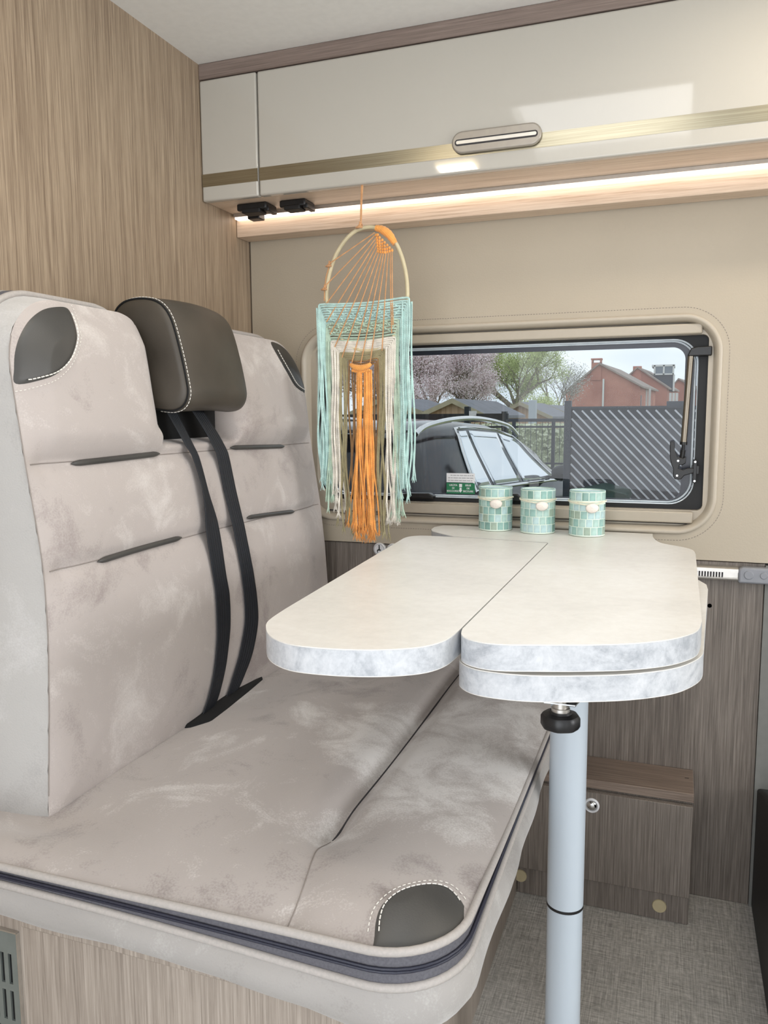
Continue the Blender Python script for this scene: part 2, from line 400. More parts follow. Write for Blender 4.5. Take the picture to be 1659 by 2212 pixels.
# gas strut and latch
y = WY+.016
st = MB(); st.tube([(.0195, y, 1.170), (.0125, y, .992)], .0063, 16); so = obj('gas_strut', st, M['steel'], w)
obj('strut_bracket', MB().prism([(.013, 1.168), (.020, 1.184), (.032, 1.187), (.060, 1.187), (.060, 1.168)], 1, y-.008, y+.02), M['black'], so, bevel=.002)
st = MB().tube([(.0125, y, .992), (.0122, y, .986)], .0075, 14); st.tube([(.0122, y, .986), (.0115, y, .962)], .0032, 10); st.tube([(.012, y, .975), (.010, y, .958)], .0052, 10)
obj('strut_rod', st, M['black'], so)
lt = MB().prism([(-.0145, .993), (-.006, .993), (-.0045, .975), (.001, .962), (.012, .958), (.018, .962), (.018, .948), (.012, .944), (.006, .944), (.004, .937), (.012, .934), (.022, .938), (.034, .938), (.034, .928), (.016, .922), (.010, .914), (-.002, .914), (-.006, .920), (-.006, .936), (-.010, .944), (-.0135, .96)], 1, y-.010, y+.004)
lo = obj('latch_handle', lt, M['black'], w, bevel=.0015, recalc=True)
obj('latch_plate', MB().box((.033, y-.006, .907), (.040, y+.02, .955)).box((.030, y-.004, .925), (.045, y+.006, .943)), M['black'], lo, bevel=.001)
for sx, sz in ((.003, .953), (.002, .922), (.0365, .951), (.0365, .911)):
    obj('screw', MB().lathe([(.0001, -.002), (.0022, -.002), (.0024, 0), (.0001, 0)], (sx, y-.0105 if sx < .03 else y-.006, sz), 10, 1), M['chrome'], lo)
for x0, x1 in ((-.62, -.530), (-.405, -.322)):
    h = MB().prism([(x0, .858), (x0+.004, .864), (x0+.03, .868 if x0 < -.5 else .872), (x1-.012, .869 if x0 < -.5 else .874), (x1, .863), (x1-.002, .856)], 1, y-.006, y+.018)
    obj('window_catch', h, M['black'], w, bevel=.0025)
# stickers on the pane
stk = thing('safety_sticker', 'small white and green emergency exit sticker on the window pane', 'sticker', (-.474, WY+.0525, .863))
ys = WY+.0525
obj('white_label', MB().box((-.510, ys-.0006, .893), (-.4415, ys, .9145)), M['disc_white'], stk)
M['green'] = plain('green_sticker', (22, 112, 72), .5, grain=.02)
obj('green_label', MB().box((-.510, ys-.0006, .864), (-.4415, ys, .8915)), M['green'], stk)
def text(body, x, z, size, mat, parent, y, name='lettering', bold=0, align='CENTER', rot=(R(90), 0, 0), loc=None):
    cu = D.curves.new('t', 'FONT'); cu.body = body; cu.size = size; cu.align_x = align; cu.align_y = 'CENTER'; cu.extrude = .00015; cu.offset = bold
    t = D.objects.new('t', cu); COL.objects.link(t)
    t.location = loc or (x, y, z); t.rotation_euler = rot
    bpy.context.view_layer.update()
    me = D.meshes.new_from_object(t.evaluated_get(bpy.context.evaluated_depsgraph_get())); me.transform(t.matrix_world)
    D.objects.remove(t); me.name = name; me.materials.clear(); me.materials.append(mat)
    o = D.objects.new(name, me); COL.objects.link(o); o.parent = parent; o.matrix_parent_inverse = PINV[parent.name]; PINV[o.name] = Matrix.Identity(4)
    return o
gl_ = D.objects['green_label']
for tx, x, z in (('USCITA', -.4935, .8862), ('DI', -.4935, .8792), ('SOCCORSO', -.4935, .8722), ('ISSUE', -.4575, .8862), ('DE', -.4575, .8792), ('SECOURS', -.4575, .8722)):
    text(tx, x, z, .0058, M['disc_white'], gl_, ys-.0008, bold=.0001)
obj('arrow_symbol', MB().box((-.4792, ys-.001, .882), (-.4722, ys-.0006, .8895)).prism([(-.4782, .8805), (-.4732, .8805), (-.4732, .875), (-.4715, .875), (-.4757, .869), (-.4799, .875), (-.4782, .875)], 1, ys-.001, ys-.0006), M['disc_white'], gl_)
b = MB(); rnd = random.Random(3)
for z in (.9095, .9035, .8975):
    x = -.506 + (.006 if z > .909 else 0)
    while x < -.446:
        wd = rnd.uniform(.003, .011); b.box((x, ys-.001, z-.0011), (min(x+wd, -.445), ys-.0006, z+.0011)); x += wd+.0014
obj('small_print', b, M['ring_grey'], D.objects['white_label'], kind='stuff')

# ------------------------------------------------------------------ overhead cabinet
oc = thing('overhead_cabinet', 'long gloss cream overhead cabinet above the window', 'cabinet', (-.3, CF+.1, 1.52))
obj('body', MB().box((PX+.001, CF+.020, 1.524), (1.1, WY, 1.767)), M['gloss'], oc)
obj('underside_panel', MB().box((PX+.001, CF+.024, 1.5185), (1.1, WY-.001, 1.5235)), M['wood_pale'], oc)
ZT, ZB = 1.766, 1.516
for x0, x1 in ((PX+.001, -.8558), (-.8530, 1.1)):
    dr = obj('door', MB().box((x0, CF, ZB), (x1, CF+.018, ZT)), M['gloss'], oc, bevel=.004, seg=3)
    obj('metal_stripe', MB().box((x0+.001, CF-.0006, 1.546), (x1-.001, CF+.001, 1.5725)), M['nickel'], dr)
b = MB().prism(rrect(-.429, -.257, 1.5500, 1.5905, .020, 8), 1, CF-.010, CF-.0008)
hd = obj('handle', b, M['handle'], dr, bevel=.003, seg=3)
obj('handle_slot', MB().prism(rrect(-.420, -.266, 1.5665, 1.5730, .003, 5), 1, CF-.0112, CF-.0095), M['slot_light'], hd, bevel=.0004)
obj('handle_slot', MB().prism(rrect(-.4225, -.2635, 1.5635, 1.5755, .0055, 5), 1, CF-.0104, CF-.0095), M['seam_dark'], hd)
# light board under the cabinet with LED profile
lb = thing('light_board', 'pale oak board with glowing strip light below the overhead cabinet', 'light', (-.3, 1.72, 1.467))
obj('board', MB().box((PX+.001, 1.722, 1.469), (1.1, 1.776, 1.518)), M['wood_pale'], lb, bevel=.001)
lp = obj('light_profile', MB().box((PX+.004, 1.703, 1.5105), (1.1, 1.722, 1.518)), M['alu'], lb)
obj('light_strip', MB().box((PX+.006, 1.705, 1.5060), (1.098, 1.7215, 1.5105)), M['led'], lp, bevel=.001)
# two black plug connectors stuck to the underside
for lab, x0, y0, sc in (('black plug connector beside the partition under the overhead cabinet', -.938, 1.628, 1.18), ('smaller black plug connector right of the other one under the cabinet', -.836, 1.635, 1.0)):
    pc = thing('plug_connector', lab, 'connector', (x0+.035*sc, y0+.02, 1.50), 'plug connectors under the cabinet')
    w_ = .062*sc
    obj('housing', MB().box((x0, y0, 1.503), (x0+w_, y0+.052, 1.518)), M['black'], pc, bevel=.003)
    obj('plug', MB().box((x0+.012*sc, y0-.003, 1.496), (x0+w_-.012*sc, y0+.03, 1.506)), M['rubber'], pc, bevel=.002)
    obj('clip', MB().box((x0+w_-.008, y0+.004, 1.4985), (x0+w_+.004, y0+.046, 1.509)), M['black'], pc, bevel=.002)
    if sc > 1: obj('small_plug', MB().box((x0+.004, y0+.040, 1.494), (x0+.034, y0+.068, 1.507)), M['black'], pc, bevel=.002)

# ------------------------------------------------------------------ ceiling hatch and lamp (seen as reflections in the cabinet door)
hc = thing('roof_hatch', 'white framed roof hatch in the ceiling over the table', 'hatch', (-.205, .87, CEIL))
b = MB(); b.ring([(hx0, hy0), (hx1, hy0), (hx1, hy1), (hx0, hy1)], [(hx0+.02, hy0+.02), (hx1-.02, hy0+.02), (hx1-.02, hy1-.02), (hx0+.02, hy1-.02)], 2, CEIL-.004, CEIL+.06); obj('hatch_frame', b, M['ceiling'], hc)
cl = thing('ceiling_lamp', 'small warm oblong ceiling lamp', 'lamp', (-.645, .74, CEIL))
obj('lamp_base', MB().prism(rrect(-.72, -.57, .68, .79, .012), 2, CEIL-.008, CEIL), M['ceiling'], cl)
obj('diffuser', MB().prism(rrect(-.705, -.585, .695, .775, .01), 2, CEIL-.014, CEIL-.008), M['lamp_glow'], cl)
area('lamp_light', (-.645, .735, CEIL-.02), (0, 0, -1), .11, .07, 1.0, (1.0, .92, .82))
cl2 = thing('ceiling_lamp', 'warm oblong ceiling lamp nearer the cab', 'lamp', (.28, 1.30, CEIL))
obj('lamp_base', MB().prism(rrect(.14, .42, 1.24, 1.36, .012), 2, CEIL-.008, CEIL), M['ceiling'], cl2)
obj('diffuser', MB().prism(rrect(.155, .405, 1.255, 1.345, .01), 2, CEIL-.014, CEIL-.008), M['lamp_glow'], cl2)
area('lamp_light', (.28, 1.30, CEIL-.02), (0, 0, -1), .24, .08, 1.9, (1.0, .92, .82))

# ------------------------------------------------------------------ lower wall fittings
for lab, x in (('round white seat pictogram disc on the oak wall, left one', -.6605), ('round white seat pictogram disc half hidden by the table', -.6265)):
    d = thing('pictogram_disc', lab, 'sign', (x, WY, .733), 'round seat pictograms')
    obj('disc', MB().lathe([(.0001, -.004), (.0135, -.004), (.0155, -.002), (.0158, .004), (.0001, .004)], (x, WY, .733), 28, 1), M['disc_white'], d)
    obj('printed_ring', MB().ring([(x+.0128*math.cos(t*.2244), .733+.0128*math.sin(t*.2244)) for t in range(28)], [(x+.0118*math.cos(t*.2244), .733+.0118*math.sin(t*.2244)) for t in range(28)], 1, WY-.0046, WY-.0039), M['ring_grey'], d)
    p = MB().lathe([(.0001, -.0048), (.0016, -.0048), (.0016, -.0039), (.0001, -.0039)], (x, WY, .7418), 10, 1)
    p.prism([(x-.001, .7400), (x+.0016, .7400), (x+.0018, .7325), (x-.001, .7325)], 1, WY-.0048, WY-.0039)
    p.prism([(x+.0045, .7325), (x+.0045, .7295), (x-.001, .7300), (x-.0035, .7290), (x-.0035, .7245), (x-.005, .7250), (x-.0055, .7300), (x-.003, .7330), (x, .7335)][::-1], 1, WY-.0048, WY-.0039)
    obj('seat_symbol', p, M['black'], d, recalc=True)
tr_ = thing('table_rail', 'aluminium table rail with grey end cap on the lower wall', 'rail', (.1, WY, .71))
obj('rail', MB().prism([(WY-.012, .7095), (WY-.014, .7125), (WY-.014, .7145), (WY-.008, .7145), (WY-.008, .7265), (WY-.014, .7265), (WY-.014, .7335), (WY-.006, .7375), (WY+.004, .7375), (WY+.004, .7095)], 0, -.55, .127), M['alu'], tr_, recalc=True)
b = MB()
for k in range(22): b.box((-.02+k*.0055, WY-.0095, .7150), (-.017+k*.0055, WY-.0075, .7250))
obj('rail_teeth', b, M['seam_dark'], tr_, kind='stuff')
b = MB().prism([(.127, .706), (.127, .735), (.136, .739), (.30, .739), (.30, .706)], 1, WY-.019, WY+.003)
ec = obj('end_cap', b, M['grey_plastic'], tr_, bevel=.004, seg=3)
obj('cap_dimple', MB().lathe([(.0001, -.0205), (.008, -.0205), (.010, -.018), (.0001, -.018)], (.146, WY, .724), 20, 1), M['grey_plastic'], ec)
obj('cap_dimple', MB().lathe([(.0001, -.0205), (.006, -.0205), (.008, -.018), (.0001, -.018)], (.174, WY, .724), 20, 1), M['grey_plastic'], ec)
# black seat plinth at the right edge
pr = [(1.795, 0), (1.795, .262), (1.775, .268), (1.73, .285), (1.66, .310), (1.55, .330), (1.2, .335), (1.2, 0)]
tag(obj('seat_plinth', MB().prism(pr, 0, .184, .62), M['rubber'], bevel=.006, recalc=True), 'black seat plinth standing at the right edge by the lower wall', 'plinth')

# ------------------------------------------------------------------ low locker on the floor under the window
lk = thing('low_locker', 'low grey oak locker with push knob below the window', 'cabinet', (-.1, 1.7, 0))
LF = 1.668
obj('body', MB().box((-.298, LF+.001, .001), (.056, WY+.003, .268)), M['wood_dark'], lk)
obj('lid', MB().box((-.298, LF-.006, .268), (.057, WY+.003, .2865)), wood('reddish_oak_lid', (96, 82, 72), (124, 108, 96), (146, 130, 117), axis='x'), lk, bevel=.001)
obj('plinth_board', MB().box((-.298, LF-.002, .001), (.055, LF+.001, .062)), M['wood_dark'], lk)
dd = obj('door', MB().box((-.196, LF-.016, .067), (.056, LF-.001, .263)), M['wood_dark'], lk, bevel=.001)
obj('door', MB().box((-.298, LF-.016, .067), (-.199, LF-.001, .263)), M['wood_dark'], lk, bevel=.001)
kb = MB().lathe([(.0001, -.007), (.006, -.0065), (.010, -.004), (.0115, -.001), (.0001, -.001)], (-.142, LF-.016, .235), 28, 1)
ko = obj('push_knob', kb, M['chrome'], dd, sharp=60)
obj('knob_ring', MB().lathe([(.0118, -.001), (.0118, -.0035), (.0135, -.004), (.0158, -.002), (.016, 0), (.0118, 0)], (-.142, LF-.016, .235), 32, 1), M['disc_white'], ko)
obj('lid_slot', MB().box((.040, WY-.045, .2864), (.048, WY-.043, .2868)), M['rubber'], D.objects['lid'])
for x, z in ((-.292, .040), (-.001, .031)):
    obj('cover_cap', MB().lathe([(.0001, -.0045), (.0135, -.0045), (.0145, -.003), (.0145, -.002), (.0001, -.002)], (x, LF, z), 28, 1), M['cap_beige'], lk)

# ------------------------------------------------------------------ bench plinth
bp_ = thing('bench_box', 'grey oak bench base under the suede seat cushion', 'bench', (-.65, 1.2, 0))
obj('panel', MB().box((PX+.001, .720, 0), (-.3314, .738, .447)), M['wood_bench'], bp_)
fr_ = MB().prism([(-.331, .720)]+[(-.318+.018*math.cos(R(a))-.0, .738+.018*math.sin(R(a))) for a in range(-90, 1, 15)]+[(-.300, WY), (-.318, WY), (-.318, .738), (-.331, .738)], 2, 0, .447)
obj('front_panel', fr_, M['wood_bench'], bp_, recalc=True)
obj('batten', MB().box((-.735, .708, .430), (-.33, .7198, .447)), M['wood_bench'], bp_, bevel=.0015)
vg = thing('vent_grille', 'grey slotted metal vent plate on the bench base at the left edge', 'vent', (-.82, .72, .1))
vb = MB(); X0, X1 = -.930, -.7515; rows = [(.3815, .3405), (.3310, .290), (.2805, .2395), (.230, .189)]; z = .412
for a, b_ in rows:
    vb.box((X0, .7165, a), (X1, .7195, z)); z = b_
    cols = [X1-.0145-.0125*k for k in range(12)]
    x = X1
    for cx_ in cols:
        vb.box((cx_+.0035, .7165, b_), (x, .7195, a)); x = cx_-.0022
    vb.box((X0, .7165, b_), (x, .7195, a))
vb.box((X0, .7165, .14), (X1, .7195, z)); obj('slotted_plate', vb, M['vent'], vg)
obj('backing', MB().box((X0, .7192, .14), (X1-.003, .7199, .411)), M['rubber'], vg)
obj('plate_edge', MB().box((X1-.0004, .7150, .14), (X1+.0012, .7199, .4125)).box((X0, .7150, .4115), (X1, .7199, .4135)), M['alu'], vg)

# ------------------------------------------------------------------ seat cushion
SX0, SX1, SY0, SY1, SR = -.985, -.187, .680, 1.770, .085
def outline(t, d=0):
    """t 0..1 from the partition along the near edge, round the corner and along the front edge; d moves it outward"""
    L1 = SX1-SR-SX0; LC = SR*math.pi/2; L2 = SY1-SY0-SR; s_ = t*(L1+LC+L2)
    sag = 0
    if s_ < L1: return Vector((SX0+s_, SY0-d, 0))
    if s_ < L1+LC:
        a = -math.pi/2+(s_-L1)/SR; return Vector((SX1-SR+(SR+d)*math.cos(a), SY0+SR+(SR+d)*math.sin(a), 0))
    return Vector((SX1+d, SY0+SR+(s_-L1-LC), 0))
TC = (SX1-SR-SX0+SR*math.pi/4)/((SX1-SR-SX0)+SR*math.pi/2+(SY1-SY0-SR))
def zip_half(t): # gap between the two pipings, widest at the corner
    return .0055+.0085*math.exp(-((t-TC)/.16)**2) if t < TC else .004+.010*math.exp(-((t-TC)/.10)**2)
def band_mid(t): return .5165-.004*math.exp(-((t-TC)/.12)**2)
def seat_z(x, y):
    u = max(0, min(x-SX0, SX1-x)); v = max(0, min(y-SY0, SY1-y))
    # rounded near corner distance
    cx, cy = SX1-SR, SY0+SR
    d = min(SX1-x, y-SY0, SY1-y+.05)
    if x > cx and y < cy: d = SR-math.hypot(x-cx, y-cy)
    d = max(0, d)
    z = .5285+.026*(1-math.exp(-d/.055))-.028*smoothstep(-.55, -.80, x)*smoothstep(.70, .78, y)+.004*math.sin(x*9+1)*math.sin(y*7)*min(1, d/.05)
    gx = -.392+.030*smoothstep(.86, .69, y) - .004*math.sin(y*5)
    depth = .016*smoothstep(.80, .90, y)+.003
    z -= depth*math.exp(-((x-gx)/.017)**2)+.006*math.exp(-((x-gx)/.06)**2)
    z -= .012*math.exp(-(((x-gx)/.06)**2+((y-.865)/.05)**2))
    return z
def seat_map(u, v):
    cx, cy = (SX0+SX1)/2, (SY0+SY1)/2; hx, hy = (SX1-SX0)/2, (SY1-SY0)/2
    x, y = cx+u*hx, cy+v*hy
    ccx, ccy = SX1-SR, SY0+SR
    if x > ccx and y < ccy:   # square corner of the grid drawn in to the rounded corner
        a, b_ = (x-ccx)/SR, (ccy-y)/SR; m = max(a, b_); h = math.hypot(a, b_)
        if h > 0: x = ccx+a*m/h*SR; y = ccy-b_*m/h*SR
    return x, y
sc_ = thing('bench_cushion', 'pale grey suede seat cushion with dark zip lying on the bench base', 'cushion', (-.6, 1.2, .447))
def sg(u, v):
    x, y = seat_map(u*2-1, v*2-1); return (x, y, seat_z(x, y))
obj('top_panel', MB().grid(110, 150, sg), M['suede_seat'], sc_, sharp=80)
N = 140; T = [i/(N-1) for i in range(N)]
def sweep(prof):
    mb = MB()
    def fn(u, v):
        i = min(len(prof)-1, int(round(v*(len(prof)-1)))); t = u; d, z = prof[i](t) ; p = outline(t, d); return (p.x, p.y, z)
    return mb.grid(N, len(prof), fn)
top = lambda t: band_mid(t)+zip_half(t); bot = lambda t: band_mid(t)-zip_half(t)
mb = MB().tube([outline(t, .001)+Vector((0, 0, top(t)+.004)) for t in T], .0045, 8); obj('piping', mb, M['piping'], sc_, sharp=80)
mb = MB().tube([outline(t, .004)+Vector((0, 0, bot(t)-.004)) for t in T], .0045, 8); obj('piping', mb, M['piping'], sc_, sharp=80)
obj('zip_tape', sweep([lambda t: (-.002, top(t)+.003), lambda t: (.0005, top(t)-.001), lambda t: (.002, (top(t)+bot(t))/2), lambda t: (.003, bot(t)-.003)]), M['zip'], sc_, sharp=80)
tm = MB()
tm.tube([outline(t, .0035)+Vector((0, 0, band_mid(t)+.0016)) for t in T], .0016, 6).tube([outline(t, .0035)+Vector((0, 0, band_mid(t)-.0016)) for t in T], .0016, 6)
obj('zip_teeth', tm, M['zip_dark'], sc_, sharp=80)
hh = lambda t: math.sin(t*61)*.0016+math.sin(t*23+1)*.0022
drop = lambda t: .010*math.exp(-((t-TC)/.09)**2)
lower = [lambda t: (.003, bot(t)-.003), lambda t: (.010+hh(t), bot(t)-.010), lambda t: (.014+hh(t)*1.5, bot(t)-.022-drop(t)*.4), lambda t: (.012+hh(t), bot(t)-.034-drop(t)*.8),
         lambda t: (.002-hh(t), bot(t)-.045-drop(t)), lambda t: (-.016, bot(t)-.052-drop(t)), lambda t: (-.045, .449-drop(t)*.2), lambda t: (-.12, .448)]
obj('lower_boxing', sweep(lower), M['suede_lower'], sc_, sharp=80)
gx = lambda y: -.392+.030*smoothstep(.86, .69, y) - .004*math.sin(y*5)
obj('groove_seam', MB().tube([(gx(y_), y_, seat_z(gx(y_), y_)-.0007) for y_ in [.862+.02*k for k in range(45)]], [.0006]+[.0022]*44, 6), M['seam_dark'], sc_)
obj('fine_seam', MB().tube([(gx(y_), y_, seat_z(gx(y_), y_)+.0002) for y_ in [.684+.01*k for k in range(19)]], .0009, 5), M['seam'], sc_)
def patch(name, pts, surf, mat, parent, off=.002, rings=12, uniq=None):
    """pts: closed outline in surface coordinates; surf(a,b,off) -> point"""
    ca = sum(p[0] for p in pts)/len(pts); cb = sum(p[1] for p in pts)/len(pts); mb = MB(); n = len(pts)
    vs = []; fs = []
    for k in range(rings+1):
        f = 1-k/rings*.999; e = off*min(1, k/1.5) - (.0008 if k == 0 else 0)
        vs += [surf(ca+(p[0]-ca)*f, cb+(p[1]-cb)*f, e) for p in pts]
    for k in range(rings):
        for i in range(n):
            j = (i+1) % n; fs.append((k*n+i, k*n+j, (k+1)*n+j, (k+1)*n+i))
    return obj(name, mb.add(vs, fs), mat, parent, sharp=80, recalc=True)
ssurf = lambda a, b, o: (a, b, seat_z(a, b)+o)
def sxy(px, py):
    p = at(px, py, 2, .53)
    for _ in range(5): p = at(px, py, 2, seat_z(p.x, p.y)+.001)
    return (p.x, p.y)
arc = [sxy(*p) for p in [(806, 2022), (809, 1990), (820, 1958), (848, 1930), (892, 1912), (938, 1907), (970, 1915), (992, 1934), (1006, 1956)]]
arc = [(max(-.30, min(SX1-.0015, a)), max(SY0+.002, b_)) for a, b_ in arc]
arc_s = [tuple(p)[:2] for p in spline([(a, b, 0) for a, b in arc], 5)]
edge = [(SX1-SR+(SR-.001)*math.cos(R(a)), SY0+SR+(SR-.001)*math.sin(R(a))) for a in range(-6, -89, -6)]
patch('leather_corner', arc_s+edge+[(arc_s[0][0]+.002, .6812)], ssurf, M['leather'], sc_)
st = MB(); cen = Vector((-.225, .745)); dashes(st, [ssurf(*(cen+(Vector(p)-cen)*.90), .0028) for p in arc_s], .0007, .0045, .002, 5)
dashes(st, [ssurf(*(cen+(Vector(p)-cen)*1.10), .0012) for p in arc_s[3:-2]], .0006, .0035, .003, 5); obj('stitching', st, M['stitch'], sc_, kind='stuff')

# ------------------------------------------------------------------ backrest
BY0, BY1, BZ0, BZ1 = .832, 1.715, .517, 1.214
SLOT = (1.136, 1.352)
BPROF = [(.50, -.764), (.60, -.764), (.66, -.766), (.75, -.772), (.845, -.782), (.985, -.803), (1.09, -.817), (1.23, -.832)]
def pl_(z, P):
    if z <= P[0][0]: return P[0][1]
    for (a, xa), (b, xb) in zip(P, P[1:]):
        if z <= b: return xa+(xb-xa)*(z-a)/(b-a)
    return P[-1][1]
def bx(y, z, crown=True, seams=True):
    """x of the backrest front at y, z"""
    x = pl_(z, BPROF)
    d = min(y-BY0+.036*smoothstep(.90, .50, z), BY1-y, z-BZ0+.004, BZ1-z)
    for (cy, sg_) in ((BY0+.10, -1), (BY1-.13, 1)):
        rr_ = .10 if sg_ < 0 else .13
        if (y-cy)*sg_ > 0 and z > BZ1-rr_: d = rr_-math.hypot(y-cy, z-(BZ1-rr_))
    d = max(0, d)
    x += .014*(1-math.exp(-d/.04))-.003
    for zs in ((.988, .845) if seams else ()):
        x -= .007*math.exp(-((z-zs)/.010)**2)*min(1, d/.03)+.006*math.exp(-((z-zs)/.035)**2)*min(1, d/.03)
    x += .012*smoothstep(.99, 1.03, z)*min(1, d/.05)
    x -= .010*math.exp(-((y-1.25)/.09)**2)*smoothstep(1.0, .9, z)
    x += .004*math.sin(y*17+z*3)*math.sin(z*13)*min(1, d/.05)
    s_ = smoothstep(SLOT[0]-.016, SLOT[0]+.004, y)*smoothstep(SLOT[1]+.016, SLOT[1]-.004, y)*smoothstep(1.0, 1.028, z)
    e_ = max(0, 1-abs(y-SLOT[0]+.018)/.035, 1-abs(y-SLOT[1]-.018)/.035)*smoothstep(1.0, 1.04, z)
    x -= .016*e_*e_
    return x-.13*s_
def bmap(u, v):
    y = BY0+(BY1-BY0)*u; z = BZ0+(BZ1-BZ0)*v
    for (cy, sg_, rr_) in ((BY0, 1, .10), (BY1, -1, .13)):
        a = abs(y-cy)/(rr_*2.2); b_ = (BZ1-z)/(rr_*2.2)
        if a < 1 and b_ < 1:
            qy, qz = cy+sg_*rr_, BZ1-rr_
            if (y-qy)*sg_ < 0 and z > qz:
                p_, q_ = abs(y-qy)/rr_, (z-qz)/rr_; m = max(p_, q_); h = math.hypot(p_, q_)
                if h > 0: y = qy-sg_*p_*m/h*rr_; z = qz+q_*m/h*rr_
    y -= .036*smoothstep(.90, .50, z)*(1-u)**2
    # shoulders fall towards the headrest slot
    z -= .016*smoothstep(.06, 0, abs(y-SLOT[0]+.01) if y < 1.24 else abs(y-SLOT[1]-.01))*smoothstep(1.12, 1.22, z)
    return y, z
br = thing('back_cushion', 'tall pale grey suede bench backrest leaning against the oak partition', 'backrest', (-.88, 1.27, .54))
def bg_(u, v):
    y, z = bmap(u, v); return (bx(y, z), y, z)
obj('front_panel', MB().grid(170, 140, bg_), M['suede_back'], br, sharp=80)
# side and top boxing: boundary swept back to the partition
bnd = [bmap(0, k/40) for k in range(40)]+[bmap(k/60, 1) for k in range(60)]+[bmap(1, 1-k/40) for k in range(41)]
def box_pt(i, w_):
    y, z = bnd[i]; x0 = bx(y, z); x1 = -.984
    if SLOT[0]-.012 < y < SLOT[1]+.012 and z > 1.1: x0 = min(x0, -.90)
    p = Vector((y, z)); q = Vector(bnd[min(i+1, len(bnd)-1)])-Vector(bnd[max(i-1, 0)]); q.normalize(); nrm = Vector((-q.y, q.x))
    o = .010*math.sin(math.pi*w_)+.0012*math.sin(z*120)*math.exp(-w_*6)*(1 if i < 40 else 0)
    p += nrm*o
    return (x0+(x1-x0)*w_, p.x, p.y)
nb = len(bnd)
obj('side_boxing', MB().grid(nb, 16, lambda u, v: box_pt(int(round(u*(nb-1))), v)), M['suede_side'], br, sharp=80)
obj('bottom_panel', MB().grid(40, 8, lambda u, v: (bx(BY0+(BY1-BY0)*u, BZ0)*(1-v)-.984*v, BY0+(BY1-BY0)*u, BZ0)), M['suede_side'], br)
def pipe(w_, i0, i1, r, up=.003):
    o = []
    for i in range(i0, i1):
        a = Vector(box_pt(i, w_)); y, z = bnd[i]
        q = Vector(bnd[min(i+1, nb-1)])-Vector(bnd[max(i-1, 0)]); q.normalize(); o.append(a+Vector((0, -q.y*up, q.x*up)))
    return MB().tube(o, r, 8)
sl0 = 40+int(60*(SLOT[0]-BY0)/(BY1-BY0)); sl1 = 40+int(60*(SLOT[1]-BY0)/(BY1-BY0))+2
for a, b_ in ((26, sl0), (sl1, 112)):
    obj('piping', pipe(.30, a, b_, .0048), M['piping'], br, sharp=80)
    obj('piping', pipe(.52, a, b_, .0048), M['piping'], br, sharp=80)
    obj('zip_tape', pipe(.41, a, b_, .006, .001), M['zip'], br, sharp=80)
fs_ = lambda y, z, o: (bx(y, z)+o, y, z)
for zs in (.988, .845):
    for a, b_ in ((.842, 1.705),):
        obj('fine_seam', MB().tube([fs_(a+(b_-a)*k/80, zs, .0006) for k in range(81)], .0009, 5), M['seam'], br)
obj('edge_seam', MB().tube([fs_(y, z, .0006) for y, z in bnd[2:38]], .0008, 5), M['seam'], br)
for a, b_, za, zb in ((.915, 1.122, .985, .990), (.932, 1.148, .843, .847), (1.345, 1.572, .991, .985), (1.368, 1.566, .854, .844)):
    n_ = 24; p = [fs_(a+(b_-a)*k/n_, za+(zb-za)*k/n_, .0025) for k in range(n_+1)]
    obj('leather_strip', MB().tube(p, [.0008 if k in (0, n_) else (.0035 if k in (1, n_-1) else .0046) for k in range(n_+1)], 8), M['leather'], br, sharp=80)
# leather corners
def yz(pts, x):
    o = []
    for px, py in pts:
        p = at(px, py, 0, x)
        for _ in range(4): p = at(px, py, 0, bx(max(BY0+.001, min(BY1-.001, p.y)), min(p.z, BZ1-.001)))
        y, z = max(BY0+.003, min(BY1-.003, p.y)), min(BZ1-.003, p.z)
        for (qy, sg_, rr_) in ((BY0+.10, -1, .10), (BY1-.13, 1, .13)):
            h = math.hypot(y-qy, z-(BZ1-rr_))
            if (y-qy)*sg_ > 0 and z > BZ1-rr_ and h > rr_-.003: y = qy+(y-qy)*(rr_-.003)/h; z = BZ1-rr_+(z-BZ1+rr_)*(rr_-.003)/h
        o.append((y, z))
    return o
lc = yz([(31, 832), (27, 800), (30, 760), (42, 722), (62, 690), (90, 668), (120, 661), (146, 664), (160, 690), (167, 718), (164, 750), (150, 782), (125, 808), (85, 824)], -.82)
rc = yz([(583, 738), (607, 738), (630, 752), (646, 778), (655, 810), (656, 850), (640, 838), (620, 806), (602, 775)], -.82)
for nm, q in (('l', lc), ('r', rc)):
    q = [tuple(p)[:2] for p in spline([(a, b_, 0) for a, b_ in q], 5, True)]
    patch('leather_corner', q, fs_, M['leather'], br, .0022)
    c_ = Vector((sum(p[0] for p in q)/len(q), sum(p[1] for p in q)/len(q))); k0, k1 = (int(len(q)*.52), len(q)) if nm == 'l' else (int(len(q)*.60), len(q)-1)
    mb = MB(); dashes(mb, [fs_(*(c_+(Vector(p)-c_)*.87), .0060) for p in q[k0:k1]], .0009, .0045, .0016, 5); dashes(mb, [fs_(*(c_+(Vector(p)-c_)*1.13), .001) for p in q[k0:k1]], .0005, .003, .0028, 5)
    obj('stitching', mb, M['stitch'], br, kind='stuff')
obj('recess_lining', MB().box((-.930, SLOT[0]-.002, 1.006), (-.840, SLOT[1]+.002, 1.10)), M['slot_black'], br)
